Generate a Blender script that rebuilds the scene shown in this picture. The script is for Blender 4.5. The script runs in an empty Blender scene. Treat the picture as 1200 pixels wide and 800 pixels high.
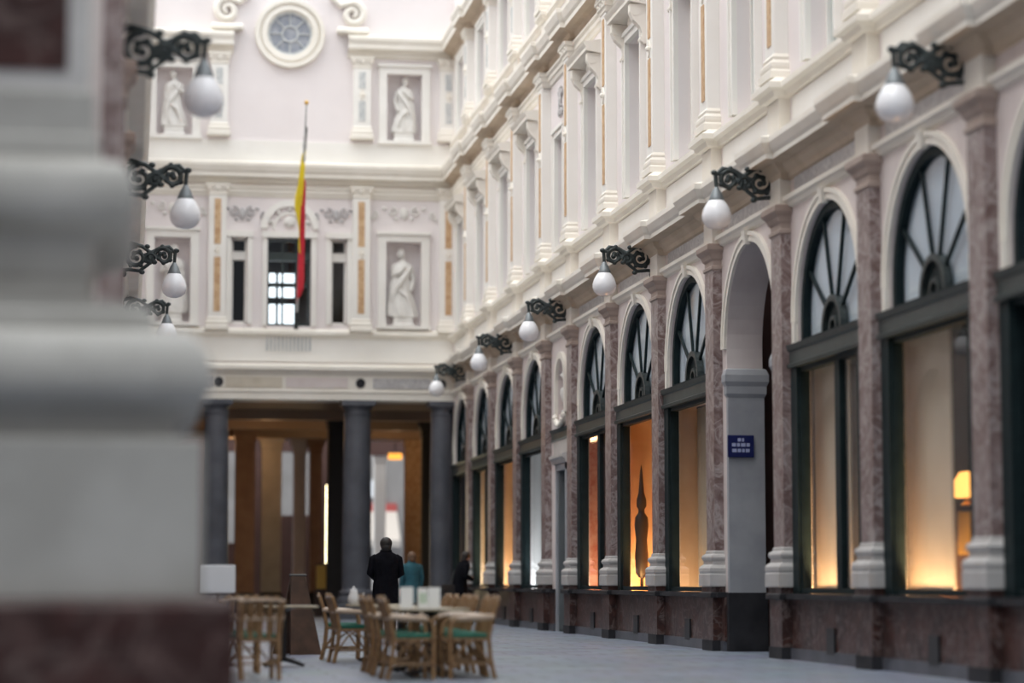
import bpy, bmesh, math, random
from mathutils import Vector, Matrix
PI = math.pi
rnd = random.Random(7)
S = bpy.context.scene
COL = S.collection

# ------------------------------------------------------------------ camera, light, exposure
cd = bpy.data.cameras.new('camera'); cam = bpy.data.objects.new('camera', cd); COL.objects.link(cam)
FPX = 2833.0
pitch = math.atan(280 / FPX); yaw = math.atan(450 / FPX * math.cos(pitch))
cam.location = (0, 0, 1.05); cam.rotation_euler = (PI / 2 + pitch, 0, -yaw)
cd.sensor_width = 36; cd.lens = 36 * FPX / 1200; cd.clip_start = .1; cd.clip_end = 600
cd.dof.use_dof = True; cd.dof.focus_distance = 41.0; cd.dof.aperture_fstop = cd.lens / 1000 / 0.16
S.camera = cam
S.view_settings.view_transform = 'Standard'; S.view_settings.look = 'None'
S.view_settings.gamma = 1; S.view_settings.use_curve_mapping = False
S.view_settings.exposure = 0.44
S.cycles.use_denoising = True
S.cycles.max_bounces = 10; S.cycles.diffuse_bounces = 6; S.cycles.transparent_max_bounces = 16
S.cycles.sample_clamp_indirect = 6
w = bpy.data.worlds.new('sky'); S.world = w; w.use_nodes = True
nt = w.node_tree; nt.nodes.clear()
out = nt.nodes.new('ShaderNodeOutputWorld'); bg = nt.nodes.new('ShaderNodeBackground')
tc = nt.nodes.new('ShaderNodeTexCoord'); sx = nt.nodes.new('ShaderNodeSeparateXYZ'); rp = nt.nodes.new('ShaderNodeValToRGB')
nt.links.new(tc.outputs['Generated'], sx.inputs[0]); nt.links.new(sx.outputs['Z'], rp.inputs[0])
cr = rp.color_ramp
cr.elements[0].position = 0.0; cr.elements[0].color = (.03, .033, .04, 1)
cr.elements[1].position = 1.0; cr.elements[1].color = (.93, .97, 1, 1)
e_ = cr.elements.new(.2); e_.color = (.17, .185, .21, 1)
nt.links.new(rp.outputs[0], bg.inputs['Color']); bg.inputs['Strength'].default_value = 2.5
nt.links.new(bg.outputs[0], out.inputs[0])

sd = bpy.data.lights.new('soft_sun', 'SUN'); sd.energy = 1.3; sd.angle = math.radians(50); sd.color = (1, .97, .92)
so_ = bpy.data.objects.new('soft_sun', sd); COL.objects.link(so_)
so_.rotation_euler = Vector((.62, .18, -.95)).to_track_quat('-Z', 'Y').to_euler()   # veiled sun through the glass roof, over the left wall

# ------------------------------------------------------------------ materials
def mat(name, col, rough=.6, col2=None, scale=4, detail=4, bump=0, metal=0, emit=None, es=0, spec=.5, stretch=None, lo=.35, hi=.65):
    m = bpy.data.materials.new(name); m.use_nodes = True
    n = m.node_tree; b = n.nodes['Principled BSDF']
    b.inputs['Base Color'].default_value = (*col, 1); b.inputs['Roughness'].default_value = rough
    b.inputs['Metallic'].default_value = metal; b.inputs['Specular IOR Level'].default_value = spec
    if emit: b.inputs['Emission Color'].default_value = (*emit, 1); b.inputs['Emission Strength'].default_value = es
    if col2 is not None or bump:
        g = n.nodes.new('ShaderNodeNewGeometry'); mp = n.nodes.new('ShaderNodeMapping')
        if stretch: mp.inputs['Scale'].default_value = stretch
        n.links.new(g.outputs['Position'], mp.inputs[0])
        t = n.nodes.new('ShaderNodeTexNoise'); t.inputs['Scale'].default_value = scale; t.inputs['Detail'].default_value = detail
        n.links.new(mp.outputs[0], t.inputs['Vector'])
        if col2 is not None:
            r = n.nodes.new('ShaderNodeValToRGB'); n.links.new(t.outputs['Fac'], r.inputs[0])
            r.color_ramp.elements[0].color = (*col, 1); r.color_ramp.elements[1].color = (*col2, 1)
            r.color_ramp.elements[0].position = lo; r.color_ramp.elements[1].position = hi
            n.links.new(r.outputs[0], b.inputs['Base Color'])
        if bump:
            bp = n.nodes.new('ShaderNodeBump'); bp.inputs['Strength'].default_value = bump; bp.inputs['Distance'].default_value = .02
            n.links.new(t.outputs['Fac'], bp.inputs['Height']); n.links.new(bp.outputs[0], b.inputs['Normal'])
    return m

def marble(name, cols, scale=3.5, rough=.3, vein=(.75, .7, .68), vs=5.0, vw=.06, warp=1.2):
    m = bpy.data.materials.new(name); m.use_nodes = True
    n = m.node_tree; b = n.nodes['Principled BSDF']; b.inputs['Roughness'].default_value = rough
    g = n.nodes.new('ShaderNodeNewGeometry')
    t = n.nodes.new('ShaderNodeTexNoise'); t.inputs['Scale'].default_value = scale; t.inputs['Detail'].default_value = 8; t.inputs['Roughness'].default_value = .65
    t.inputs['Distortion'].default_value = warp
    n.links.new(g.outputs['Position'], t.inputs['Vector'])
    r = n.nodes.new('ShaderNodeValToRGB'); n.links.new(t.outputs['Fac'], r.inputs[0])
    k = len(cols)
    while len(r.color_ramp.elements) < k: r.color_ramp.elements.new(.5)
    for i, c in enumerate(cols):
        r.color_ramp.elements[i].position = .3 + .4 * i / (k - 1); r.color_ramp.elements[i].color = (*c, 1)
    v = n.nodes.new('ShaderNodeTexNoise'); v.inputs['Scale'].default_value = vs; v.inputs['Detail'].default_value = 6; v.inputs['Distortion'].default_value = 1.6
    n.links.new(g.outputs['Position'], v.inputs['Vector'])
    r2 = n.nodes.new('ShaderNodeValToRGB'); n.links.new(v.outputs['Fac'], r2.inputs[0])
    e = r2.color_ramp.elements
    e[0].position = .5 - vw; e[0].color = (0, 0, 0, 1); e[1].position = .5; e[1].color = (.5, .5, .5, 1)
    q = e.new(.5 + vw); q.color = (0, 0, 0, 1)
    mx = n.nodes.new('ShaderNodeMixRGB'); n.links.new(r2.outputs[0], mx.inputs[0]); n.links.new(r.outputs[0], mx.inputs[1]); mx.inputs[2].default_value = (*vein, 1)
    n.links.new(mx.outputs[0], b.inputs['Base Color'])
    return m

def glass(name, tint=(1, 1, 1), ior=1.5, rough=.02):
    m = bpy.data.materials.new(name); m.use_nodes = True
    n = m.node_tree; n.nodes.clear()
    o = n.nodes.new('ShaderNodeOutputMaterial'); mx = n.nodes.new('ShaderNodeMixShader')
    f = n.nodes.new('ShaderNodeFresnel'); f.inputs['IOR'].default_value = ior
    gm_ = n.nodes.new('ShaderNodeNewGeometry'); mm_ = n.nodes.new('ShaderNodeMath'); mm_.operation = 'MULTIPLY_ADD'   # same reflectance from both faces of the thin pane
    mm_.inputs[1].default_value = 1 / ior - ior; mm_.inputs[2].default_value = ior
    n.links.new(gm_.outputs['Backfacing'], mm_.inputs[0]); n.links.new(mm_.outputs[0], f.inputs['IOR'])
    t = n.nodes.new('ShaderNodeBsdfTransparent'); t.inputs[0].default_value = (*tint, 1)
    g = n.nodes.new('ShaderNodeBsdfGlossy'); g.inputs['Roughness'].default_value = rough
    n.links.new(f.outputs[0], mx.inputs[0]); n.links.new(t.outputs[0], mx.inputs[1]); n.links.new(g.outputs[0], mx.inputs[2]); n.links.new(mx.outputs[0], o.inputs[0])
    return m

def paving(name):
    m = bpy.data.materials.new(name); m.use_nodes = True
    n = m.node_tree; b = n.nodes['Principled BSDF']
    g = n.nodes.new('ShaderNodeNewGeometry')
    br = n.nodes.new('ShaderNodeTexBrick'); br.inputs['Scale'].default_value = 1.0
    br.inputs['Brick Width'].default_value = .9; br.inputs['Row Height'].default_value = .55; br.inputs['Mortar Size'].default_value = .02
    br.inputs['Color1'].default_value = (.165, .20, .27, 1); br.inputs['Color2'].default_value = (.225, .27, .345, 1); br.inputs['Mortar'].default_value = (.07, .075, .09, 1)
    n.links.new(g.outputs['Position'], br.inputs['Vector'])
    t = n.nodes.new('ShaderNodeTexNoise'); t.inputs['Scale'].default_value = 1.3; t.inputs['Detail'].default_value = 6
    n.links.new(g.outputs['Position'], t.inputs['Vector'])
    mx = n.nodes.new('ShaderNodeMixRGB'); mx.blend_type = 'MULTIPLY'; mx.inputs[0].default_value = .55
    n.links.new(br.outputs['Color'], mx.inputs[1]); n.links.new(t.outputs['Color'], mx.inputs[2])
    h = n.nodes.new('ShaderNodeHueSaturation'); h.inputs['Saturation'].default_value = .8; h.inputs['Value'].default_value = 1.35
    n.links.new(mx.outputs[0], h.inputs['Color']); n.links.new(h.outputs[0], b.inputs['Base Color'])
    r = n.nodes.new('ShaderNodeMapRange'); r.inputs['To Min'].default_value = .28; r.inputs['To Max'].default_value = .5
    n.links.new(t.outputs['Fac'], r.inputs['Value']); n.links.new(r.outputs[0], b.inputs['Roughness'])
    return m

M = dict(
    cream=mat('cream_stone', (.78, .735, .65), .65, (.84, .80, .725), 1.2, 6),
    white=mat('white_plaster', (.80, .775, .725), .6, (.85, .83, .785), .9, 5),
    pink=mat('pink_plaster', (.76, .70, .69), .7, (.79, .735, .725), 1.0, 5),
    rose=mat('rose_spandrel_stone', (.64, .56, .54), .6, (.72, .65, .625), 1.6, 6),
    base=mat('pale_base_marble', (.44, .425, .41), .4, (.52, .505, .49), 3, 6),
    marble=marble('mottled_red_grey_marble', [(.11, .065, .06), (.28, .22, .212), (.14, .085, .078), (.40, .35, .34)], 2.2, .35, (.52, .48, .465), 2.6, .06),
    plinth=marble('dark_red_plinth_marble', [(.022, .013, .012), (.085, .040, .033), (.04, .023, .021), (.13, .09, .082)], 1.9, .3, (.24, .20, .19), 2.6, .04),
    redplinth=marble('dark_red_pier_marble', [(.02, .009, .008), (.06, .024, .021), (.035, .016, .014), (.085, .05, .045)], 1.6, .4, (.16, .12, .11), 2.0, .04),
    greym=marble('grey_frieze_marble', [(.34, .33, .34), (.50, .49, .49), (.40, .38, .385), (.6, .585, .57)], 3.0, .35, (.75, .73, .7), 4, .05),
    bluestone=mat('grey_bluestone', (.30, .31, .335), .6, (.38, .39, .41), 2.0, 6, .1),
    dkstone=mat('dark_stone', (.016, .016, .019), .6, (.03, .03, .034), 3, 4, spec=.25),
    pier=mat('grey_pier_limestone', (.335, .325, .30), .65, (.42, .41, .385), 1.6, 6, .1),
    colstone=mat('dark_column_stone', (.075, .08, .095), .45, (.11, .115, .135), 2.0, 6, .1),
    green=mat('dark_green_paint', (.006, .014, .016), .55, (.010, .021, .023), 6, 3, spec=.2),
    greenl=mat('green_fascia_paint', (.022, .035, .034), .4, (.034, .05, .048), 5, 3),
    iron=mat('dark_wrought_iron', (.022, .03, .032), .45, (.05, .062, .06), 14, 3, metal=.3),
    cap=mat('grey_painted_metal', (.20, .22, .23), .45, metal=.4),
    opal=mat('white_opal_glass', (.88, .88, .90), .18),
    ochre=mat('ochre_inlay', (.48, .29, .15), .55, (.62, .43, .25), 9, 4),
    buff=mat('buff_frieze_stone', (.56, .50, .40), .6, (.64, .58, .48), 3, 4),
    bed=mat('bed_moulding_shade_tint', (.50, .40, .29), .7, (.58, .47, .36), 2, 4),  # warm shade under the cornice lips, put into the moulding's colour
    taupe=mat('grey_inlay', (.45, .47, .47), .6, (.62, .62, .60), 7, 4),
    glass=glass('window_glass', (.93, .96, .96)),
    lglass=glass('lunette_glass', (.86, .92, .97), 1.75),
    blind=mat('pale_window_blind', (.36, .42, .42), .7, (.44, .49, .485), 1, 3),
    lblind=mat('grey_lunette_lining', (.52, .58, .62), .7, (.72, .76, .79), .8, 3),
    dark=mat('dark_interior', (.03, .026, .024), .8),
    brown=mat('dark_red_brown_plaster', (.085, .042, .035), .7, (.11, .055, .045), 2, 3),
    shop=mat('warm_shop_plaster', (.50, .36, .24), .75, (.58, .44, .31), 1.5, 3),
    panel=mat('cream_display_panel', (.47, .41, .33), .7, (.52, .455, .37), 1.5, 3),
    bright=mat('white_display_panel', (.80, .80, .80), .6),
    orange=mat('orange_drape', (.75, .32, .10), .7, (.80, .42, .16), 3, 3),
    brick=mat('rust_red_drape', (.50, .17, .09), .7, (.66, .36, .24), 9, 3),
    darkwood=mat('dark_brown_wood', (.05, .026, .016), .4, (.085, .045, .028), 6, 4),
    rattan=mat('honey_rattan', (.20, .105, .042), .5, (.31, .185, .085), 18, 3),
    rattanl=mat('pale_rattan_arm', (.42, .31, .22), .4, (.50, .38, .28), 14, 3),
    bind=mat('rattan_binding', (.14, .07, .03), .5, (.22, .12, .055), 30, 2),
    cushion=mat('green_cushion_cloth', (.006, .095, .06), .8, (.012, .13, .085), 9, 3),
    tabletop=mat('olive_table_top', (.26, .22, .14), .35, (.32, .27, .18), 6, 3),
    black=mat('black_metal', (.015, .015, .017), .4),
    card=mat('white_menu_card', (.80, .80, .76), .6),
    cardg=mat('pale_green_menu_print', (.52, .62, .48), .6),
    porcelain=mat('white_porcelain', (.82, .81, .79), .25),
    blue=mat('deep_blue_enamel', (.012, .018, .10), .3),
    enamel=mat('pale_enamel_lettering', (.42, .46, .66), .35),
    yellow=mat('flag_yellow', (.86, .66, .02), .75, (.80, .60, .02), 6, 2),
    red=mat('flag_red', (.62, .025, .04), .75, (.52, .02, .035), 6, 2),
    fblack=mat('flag_black', (.012, .012, .014), .75),
    ceil=mat('tan_ceiling_plaster', (.30, .20, .13), .75, (.36, .25, .17), .6, 3),
    tan=mat('tan_stone', (.20, .12, .08), .6, (.27, .17, .11), 2, 4),
    coat=mat('black_wool', (.004, .004, .006), 1, (.008, .008, .011), 12, 3, spec=.1),
    navy=mat('navy_cloth', (.014, .017, .03), .9, (.022, .025, .04), 12, 3),
    teal=mat('teal_cloth', (.02, .09, .115), .9, (.03, .12, .15), 9, 3),
    skin=mat('skin', (.60, .36, .28), .55),
    hair=mat('dark_hair', (.016, .012, .010), .6), hairb=mat('brown_hair', (.14, .075, .04), .6), hairp=mat('greying_hair', (.32, .25, .22), .6),
    leather=mat('dark_leather', (.02, .017, .016), .45),
    redcap=mat('dark_red_knit', (.18, .03, .03), .85),
    statue=mat('statue_stone', (.72, .70, .66), .6, (.80, .78, .74), 5, 5, .15),
    floor=paving('bluish_paving_slabs'),
    glow=mat('glowing_lamp_shade', (.9, .55, .2), .6, emit=(1, .45, .10), es=1.8),
    strip=mat('lit_showcase_tube', (1, .9, .7), .5, emit=(1, .83, .5), es=6),
    gold=mat('gold_brass', (.60, .36, .08), .4, metal=.6),
    sign=mat('white_sign_face', (.80, .82, .84), .5),
    orglow=mat('orange_lit_sign', (1, .5, .1), .5, emit=(1, .42, .06), es=1.2),
    awning=mat('beige_awning', (.50, .45, .40), .8), awnred=mat('red_awning_band', (.45, .09, .08), .8),
    facade=mat('daylit_street_facade', (.24, .225, .21), .7, (.30, .28, .265), 1, 4),
)

for k_ in ('redplinth', 'plinth'): M[k_].node_tree.nodes['Principled BSDF'].inputs['Specular IOR Level'].default_value = .2
# ------------------------------------------------------------------ mesh builder
class MB:
    def __init__(s, fn=None): s.bm = bmesh.new(); s.fn = fn
    def face(s, pts):
        try: return s.bm.faces.new([s.bm.verts.new(p) for p in pts])
        except ValueError: return None
    def grid(s, rows, closed=False, capped=False):
        V = [[s.bm.verts.new(p) for p in r] for r in rows]
        for a, b in zip(V, V[1:]):
            n = len(a)
            for i in range(n if closed else n - 1):
                j = (i + 1) % n
                s.bm.faces.new((a[i], a[j], b[j], b[i]))
        if capped:
            s.bm.faces.new(V[0][::-1]); s.bm.faces.new(V[-1])
        return s
    def box(s, x0, x1, y0, y1, z0, z1, bev=0):
        q = [(x0, y0), (x1, y0), (x1, y1), (x0, y1)]
        if bev:
            b = min(bev, abs(x1 - x0) / 3, abs(y1 - y0) / 3, abs(z1 - z0) / 3)
            def ring(i, z): return [(x0 + i, y0 + i, z), (x1 - i, y0 + i, z), (x1 - i, y1 - i, z), (x0 + i, y1 - i, z)]
            return s.grid([ring(b, z0), ring(0, z0 + b), ring(0, z1 - b), ring(b, z1)], True, True)
        return s.grid([[(x, y, z0) for x, y in q], [(x, y, z1) for x, y in q]], True, True)
    def tube(s, pts, r, seg=8, cap=True):
        P = [Vector(p) for p in pts]; n = len(P); rr = r if isinstance(r, (list, tuple)) else [r] * n
        rows = []; up = None
        for i, p in enumerate(P):
            t = (P[min(i + 1, n - 1)] - P[max(i - 1, 0)]).normalized()
            if up is None:
                up = Vector((0, 0, 1)) if abs(t.z) < .9 else Vector((1, 0, 0))
            a = t.cross(up).normalized(); up = a.cross(t).normalized()
            rows.append([p + (a * math.cos(2 * PI * k / seg) + up * math.sin(2 * PI * k / seg)) * rr[i] for k in range(seg)])
        return s.grid(rows, True, cap)
    def lathe(s, prof, c=(0, 0, 0), seg=24, sy=1.0):
        rows = [[(c[0] + r * math.cos(2 * PI * k / seg), c[1] + sy * r * math.sin(2 * PI * k / seg), c[2] + z) for k in range(seg)] for r, z in [(max(r, .0008), z) for r, z in prof]]
        return s.grid(rows, True, True)
    def square(s, prof, hx, hy, c=(0, 0)):   # moulded rectangular block: prof of (outset, z)
        rows = [[(c[0] - hx - o, c[1] - hy - o, z), (c[0] + hx + o, c[1] - hy - o, z), (c[0] + hx + o, c[1] + hy + o, z), (c[0] - hx - o, c[1] + hy + o, z)] for o, z in prof]
        return s.grid(rows, True, True)
    def ball(s, c, r, seg=14, rings=8):
        rx, ry, rz = r if isinstance(r, (tuple, list)) else (r, r, r)
        rows = []
        for i in range(rings + 1):
            a = -PI / 2 + PI * (i + .02) / (rings + .04)
            rows.append([(c[0] + rx * math.cos(a) * math.cos(2 * PI * k / seg), c[1] + ry * math.cos(a) * math.sin(2 * PI * k / seg), c[2] + rz * math.sin(a)) for k in range(seg)])
        return s.grid(rows, True, True)
    # ---- in wall coordinates (u along the wall, d out of it, z up): the caller's fn turns them into world points
    def arch(s, u0, u1, z0, z1, uc, hw, zb, zs, depth, N=20):
        A = [(uc + hw * math.cos(PI * i / N), zs + hw * math.sin(PI * i / N)) for i in range(N + 1)]
        for (a, b), (c, d) in zip(A, A[1:]): s.face([(a, 0, b), (a, 0, z1), (c, 0, z1), (c, 0, d)])
        for a, b in ((u0, uc - hw), (uc + hw, u1)): s.face([(a, 0, z0), (b, 0, z0), (b, 0, z1), (a, 0, z1)])
        if zb > z0: s.face([(uc - hw, 0, z0), (uc + hw, 0, z0), (uc + hw, 0, zb), (uc - hw, 0, zb)])
        B = [(uc + hw, zb)] + A + [(uc - hw, zb)]
        for (a, b), (c, d) in zip(B, B[1:]): s.face([(a, 0, b), (a, -depth, b), (c, -depth, d), (c, 0, d)])
        if zb > z0: s.face([(uc + hw, 0, zb), (uc + hw, -depth, zb), (uc - hw, -depth, zb), (uc - hw, 0, zb)])
        return s
    def holes(s, u0, u1, z0, z1, H, depth):
        U = sorted({u0, u1, *[h[0] for h in H], *[h[1] for h in H]}); Z = sorted({z0, z1, *[h[2] for h in H], *[h[3] for h in H]})
        for a, b in zip(U, U[1:]):
            for c, d in zip(Z, Z[1:]):
                m, n = (a + b) / 2, (c + d) / 2
                if not any(h[0] < m < h[1] and h[2] < n < h[3] for h in H): s.face([(a, 0, c), (b, 0, c), (b, 0, d), (a, 0, d)])
        for a, b, c, d in H:
            q = [(a, c), (b, c), (b, d), (a, d)]
            for i in range(4):
                (e, f), (g, h) = q[i], q[(i + 1) % 4]
                s.face([(e, 0, f), (e, -depth, f), (g, -depth, h), (g, 0, h)])
        return s
    def sweep(s, u0, u1, prof, brk=()):
        rows = []
        for d, z in prof:
            r = [(u0, d, z)]
            for uc, hw, p in brk: r += [(uc - hw - d, d, z), (uc - hw - d, d + p, z), (uc + hw + d, d + p, z), (uc + hw + d, d, z)]
            rows.append(r + [(u1, d, z)])
        return s.grid(rows)
    def wbox(s, u0, u1, d0, d1, z0, z1): return s.box(u0, u1, d0, d1, z0, z1)
    def ring(s, c, r0, r1, d0, d1, a0=0, a1=PI, N=24):   # arch-shaped bar, half or whole
        rows = [[(c[0] + r * math.cos(a0 + (a1 - a0) * i / N), d, c[1] + r * math.sin(a0 + (a1 - a0) * i / N)) for r, d in ((r0, d0), (r1, d0), (r1, d1), (r0, d1))] for i in range(N + 1)]
        return s.grid(rows, True, a1 - a0 < 2 * PI - .01)
    def build(s, name, m, parent=None, smooth=False):
        if s.fn:
            for v in s.bm.verts: v.co = s.fn(*v.co)
        bmesh.ops.remove_doubles(s.bm, verts=s.bm.verts, dist=1e-5)
        bmesh.ops.recalc_face_normals(s.bm, faces=s.bm.faces)
        me = bpy.data.meshes.new(name); s.bm.to_mesh(me); s.bm.free()
        me.materials.append(m if not isinstance(m, str) else M[m])
        if smooth:
            for p in me.polygons: p.use_smooth = True
            try: me.set_sharp_from_angle(angle=math.radians(40))
            except Exception: pass
        o = bpy.data.objects.new(name, me); COL.objects.link(o)
        if parent: o.parent = parent
        return o

def thing(name, label, cat, loc=(0, 0, 0), rz=0, group=None):
    o = bpy.data.objects.new(name, None); COL.objects.link(o); o.empty_display_size = .1
    o.location = loc; o.rotation_euler = (0, 0, rz)
    return tag(o, label, cat, group)
def tag(o, label, cat, group=None, kind=None):
    o['label'] = label; o['category'] = cat
    if group: o['group'] = group
    if kind: o['kind'] = kind
    return o
def struct(o, label, cat): return tag(o, label, cat, None, 'structure')
def dup(root, loc, rz, label=None):
    r = root.copy(); COL.objects.link(r); r.location = loc; r.rotation_euler = (0, 0, rz)
    if label: r['label'] = label
    for ch in list(root.children):
        c = ch.copy(); COL.objects.link(c); c.parent = r
        for g in list(ch.children):
            k = g.copy(); COL.objects.link(k); k.parent = c
    return r
ORD = 'first second third fourth fifth sixth seventh eighth ninth tenth eleventh twelfth thirteenth fourteenth'.split()

XW, XL, YE = 8.86, -.24, 66.6
RW = lambda u, d, z: (XW - d, u, z)
LW = lambda u, d, z: (XL + d, u, z)
EW = lambda u, d, z: (u, YE - d, z)
# things on a wall are modelled in a local frame: x along the wall, -y out of it
RR, LR, ER = -PI / 2, PI / 2, 0.0
L = lambda u, d, z: (u, -d, z)

P = [20.0, 24.0, 27.95, 31.95, 35.85, 39.75, 43.8, 47.8, 50.9, 54.8, 58.75, 62.7]
BAYS = list(zip(P, P[1:] + [66.55]))
HW, ZS = 1.42, 4.52
CONT = ['dark', 'cream', 'cream2', 'passage', 'beige', 'orange', 'rust', 'niche', 'white', 'amber', 'bright', 'dim']
BAYNAME = {'dark': 'the dark shop window at the near end', 'cream': 'the shop window with the glowing lamp', 'cream2': 'the second cream-lit shop window', 'passage': 'the open archway with the blue sign',
           'beige': 'the beige window next to the archway', 'orange': 'the orange-lit window with the slender dark form', 'rust': 'the window with rust-red drapes',
           'niche': 'the narrow doorway bay with the carved niche', 'white': 'the white-panelled window', 'amber': 'the amber-lit window', 'bright': 'the window with the bright tube', 'dim': 'the dim window by the portico'}

# ------------------------------------------------------------------ ground and big walls
g = MB().box(-6.4, 14, -16, YE + .3, -.2, 0).build('floor', 'floor'); struct(g, 'bluish grey stone paving of the arcade', 'floor')
g = MB().box(-10, 26, YE + .3, 112, -.2, 0).build('floor_passage', 'floor'); struct(g, 'paving under the portico and the street beyond', 'floor')

mb = MB(RW)
for (a, b), k in zip(BAYS, CONT):
    c = (a + b) / 2
    if k == 'passage': mb.arch(a, b, 0, 6.5, c, HW, 0, ZS, .55)
    elif k == 'niche': mb.holes(a, b, 0, 4.25, [(c - .62, c + .62, 0, 3.45)], .5); mb.arch(a, b, 4.25, 6.5, c, .5, 4.5, 5.15, .3)
    else: mb.arch(a, b, 0, 6.5, c, HW, .87, ZS, .16)
mb.face([(-16, 0, 0), (20, 0, 0), (20, 0, 6.5), (-16, 0, 6.5)])
for c in (8, 12, 16):
    pass
wr = mb.build('wall_right', 'rose'); struct(wr, 'rose stone ground-floor arcade wall with round arches on the right', 'wall')

# frieze of the right arcade: inlaid marble panels are parts of the wall
for i, (a, b) in enumerate(BAYS[1:], 1):
    MB(RW).wbox(a + .55, b - .55, 0, .025, 6.31, 6.49).build('frieze_panel', 'greym', wr)
UWIN = [i for i in range(12) if i >= 2]
TWIN = [i for i in range(12) if i >= 5]
def uw(i):
    a, b = BAYS[i]; c = (a + b) / 2; h = .47 if CONT[i] == 'niche' else .63
    return c, h
mb = MB(RW)
H = []
for i in UWIN:
    c, h = uw(i); H.append((c - h, c + h, 7.95, 10.77 if CONT[i] != 'niche' else 10.35))
for i in TWIN:
    c, h = uw(i); H.append((c - h, c + h, 13.35, 15.3))
mb.holes(-16, YE + .2, 6.5, 17.6, H, .32)
wu = mb.build('wall_right_upper', 'pink'); struct(wu, 'pale pink plastered upper storeys above the shop arcade', 'wall')
for i in range(1, 12):
    a, b = BAYS[i]
    MB(RW).wbox(a + .5, b - .5, 0, .03, 7.16, 7.6).build('parapet_panel', 'white', wu)
    MB(RW).wbox(a - .3, a + .3, 0, .16, 7.05, 7.68).build('pedestal', 'cream', wu)
    if i >= 4:
        MB(RW).wbox(a - .28, a + .28, 0, .12, 12.6, 13.2).build('pedestal', 'cream', wu)
    MB(RW).wbox(a - .27, a + .27, 0, .15, 6.12, 6.55).build('entablature_block', 'cream', wu)

CORN1 = [(0, 6.49), (.05, 6.52), (.07, 6.58), (.14, 6.64), (.17, 6.70), (.35, 6.715), (.35, 6.78), (.38, 6.82), (.43, 6.92), (.43, 7.0), (.38, 7.02), (.12, 7.1), (0, 7.12)]
LEDGE = [(0, 7.62), (.07, 7.64), (.1, 7.71), (.17, 7.74), (.17, 7.82), (.14, 7.84), (.05, 7.9), (0, 7.92)]
CORN2 = [(0, 11.98), (.07, 12.02), (.1, 12.1), (.2, 12.13), (.33, 12.15), (.33, 12.25), (.37, 12.3), (.42, 12.44), (.42, 12.52), (.1, 12.62), (0, 12.63)]
ARCH2 = [(0, 11.62), (.04, 11.64), (.06, 11.72), (.09, 11.74), (.09, 11.82), (.13, 11.86), (.13, 11.92), (0, 11.96)]
CORN3 = [(0, 15.62), (.07, 15.66), (.1, 15.76), (.3, 15.82), (.36, 15.84), (.36, 15.96), (.42, 16.08), (.42, 16.16), (.1, 16.28), (0, 16.3)]
LEDGE3 = [(0, 13.12), (.07, 13.14), (.13, 13.2), (.13, 13.28), (0, 13.34)]
STRING = [(0, 6.1), (.05, 6.12), (.07, 6.17), (.11, 6.2), (.11, 6.26), (0, 6.3)]
br = lambda hw, p: [(y, hw, p) for y in P[1:]]
trims = [(CORN1, br(.3, .1), 'heavy cream cornice between shops and middle storey, on the right'), (LEDGE, br(.3, .17), 'moulded sill course under the middle storey windows, right side'),
         (ARCH2, br(.28, .16), 'stepped architrave band above the middle storey windows, right side'), (CORN2, br(.3, .1), 'deep cream cornice over the middle storey on the right'),
         (LEDGE3, br(.28, .12), 'slim sill course of the top storey on the right'), (CORN3, br(.28, .1), 'topmost cream cornice on the right'),
         (STRING, [], 'thin string moulding above the shop arches on the right')]
n_tr = 0
for pr, b_, lab in trims:
    n_tr += 1
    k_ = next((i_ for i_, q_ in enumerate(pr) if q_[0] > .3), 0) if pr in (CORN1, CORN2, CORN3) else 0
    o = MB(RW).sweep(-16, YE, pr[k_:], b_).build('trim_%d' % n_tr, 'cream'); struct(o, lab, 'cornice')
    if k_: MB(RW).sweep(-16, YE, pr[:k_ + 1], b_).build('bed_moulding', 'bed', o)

# marble dado under the shop windows
def dado(a, b, lab, vents, n):
    o = MB(RW).wbox(a, b, 0, .06, .14, .8).build('baseboard_right' if n == 1 else 'baseboard_right_%d' % n, 'plinth'); struct(o, lab, 'baseboard')
    MB(RW).wbox(a, b, 0, .085, 0, .15).build('plinth_course', 'colstone', o)
    MB(RW).wbox(a, b, 0, .16, .8, .875).build('stone_ledge', 'dkstone', o)
    for v in vents: MB(RW).wbox(v - .17, v + .17, .05, .09, .12, .45).build('vent_opening', 'black', o)
cb = [(a + b) / 2 for a, b in BAYS]
dado(18, cb[3] - HW - .02, 'red marble dado below the two near shop windows', [cb[1] - .2, cb[2] - .2], 1)
dado(cb[3] + HW + .02, cb[7] - .62, 'red marble dado between the archway and the narrow doorway', [cb[4] - .1, cb[5] - .1, cb[6] - .1], 2)
dado(cb[7] + .62, YE, 'red marble dado from the narrow doorway to the portico', [cb[8], cb[9], cb[10]], 3)

# interiors behind the shopfronts
n_w = 0
LAMPC = {'cream': ((1, .58, .27), 42), 'cream2': ((1, .58, .27), 42), 'beige': ((1, .62, .32), 9), 'orange': ((1, .50, .18), 45), 'rust': ((1, .66, .42), 14), 'white': ((.95, .97, 1), 12),
         'amber': ((1, .66, .36), 26), 'bright': ((1, .85, .6), 20), 'dim': ((1, .7, .45), 6)}
def room(a, b, d0, d1, z0, z1, m, lab, side):
    mb = MB(RW)
    mb.face([(a, d1, z0), (b, d1, z0), (b, d1, z1), (a, d1, z1)])
    mb.face([(a, d0, z0), (a, d1, z0), (a, d1, z1), (a, d0, z1)]); mb.face([(b, d0, z0), (b, d1, z0), (b, d1, z1), (b, d0, z1)])
    mb.face([(a, d0, z0), (b, d0, z0), (b, d1, z0), (a, d1, z0)]); mb.face([(a, d0, z1), (b, d0, z1), (b, d1, z1), (a, d1, z1)])
    o = mb.build(side, m); struct(o, lab, 'shop interior'); return o
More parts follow.
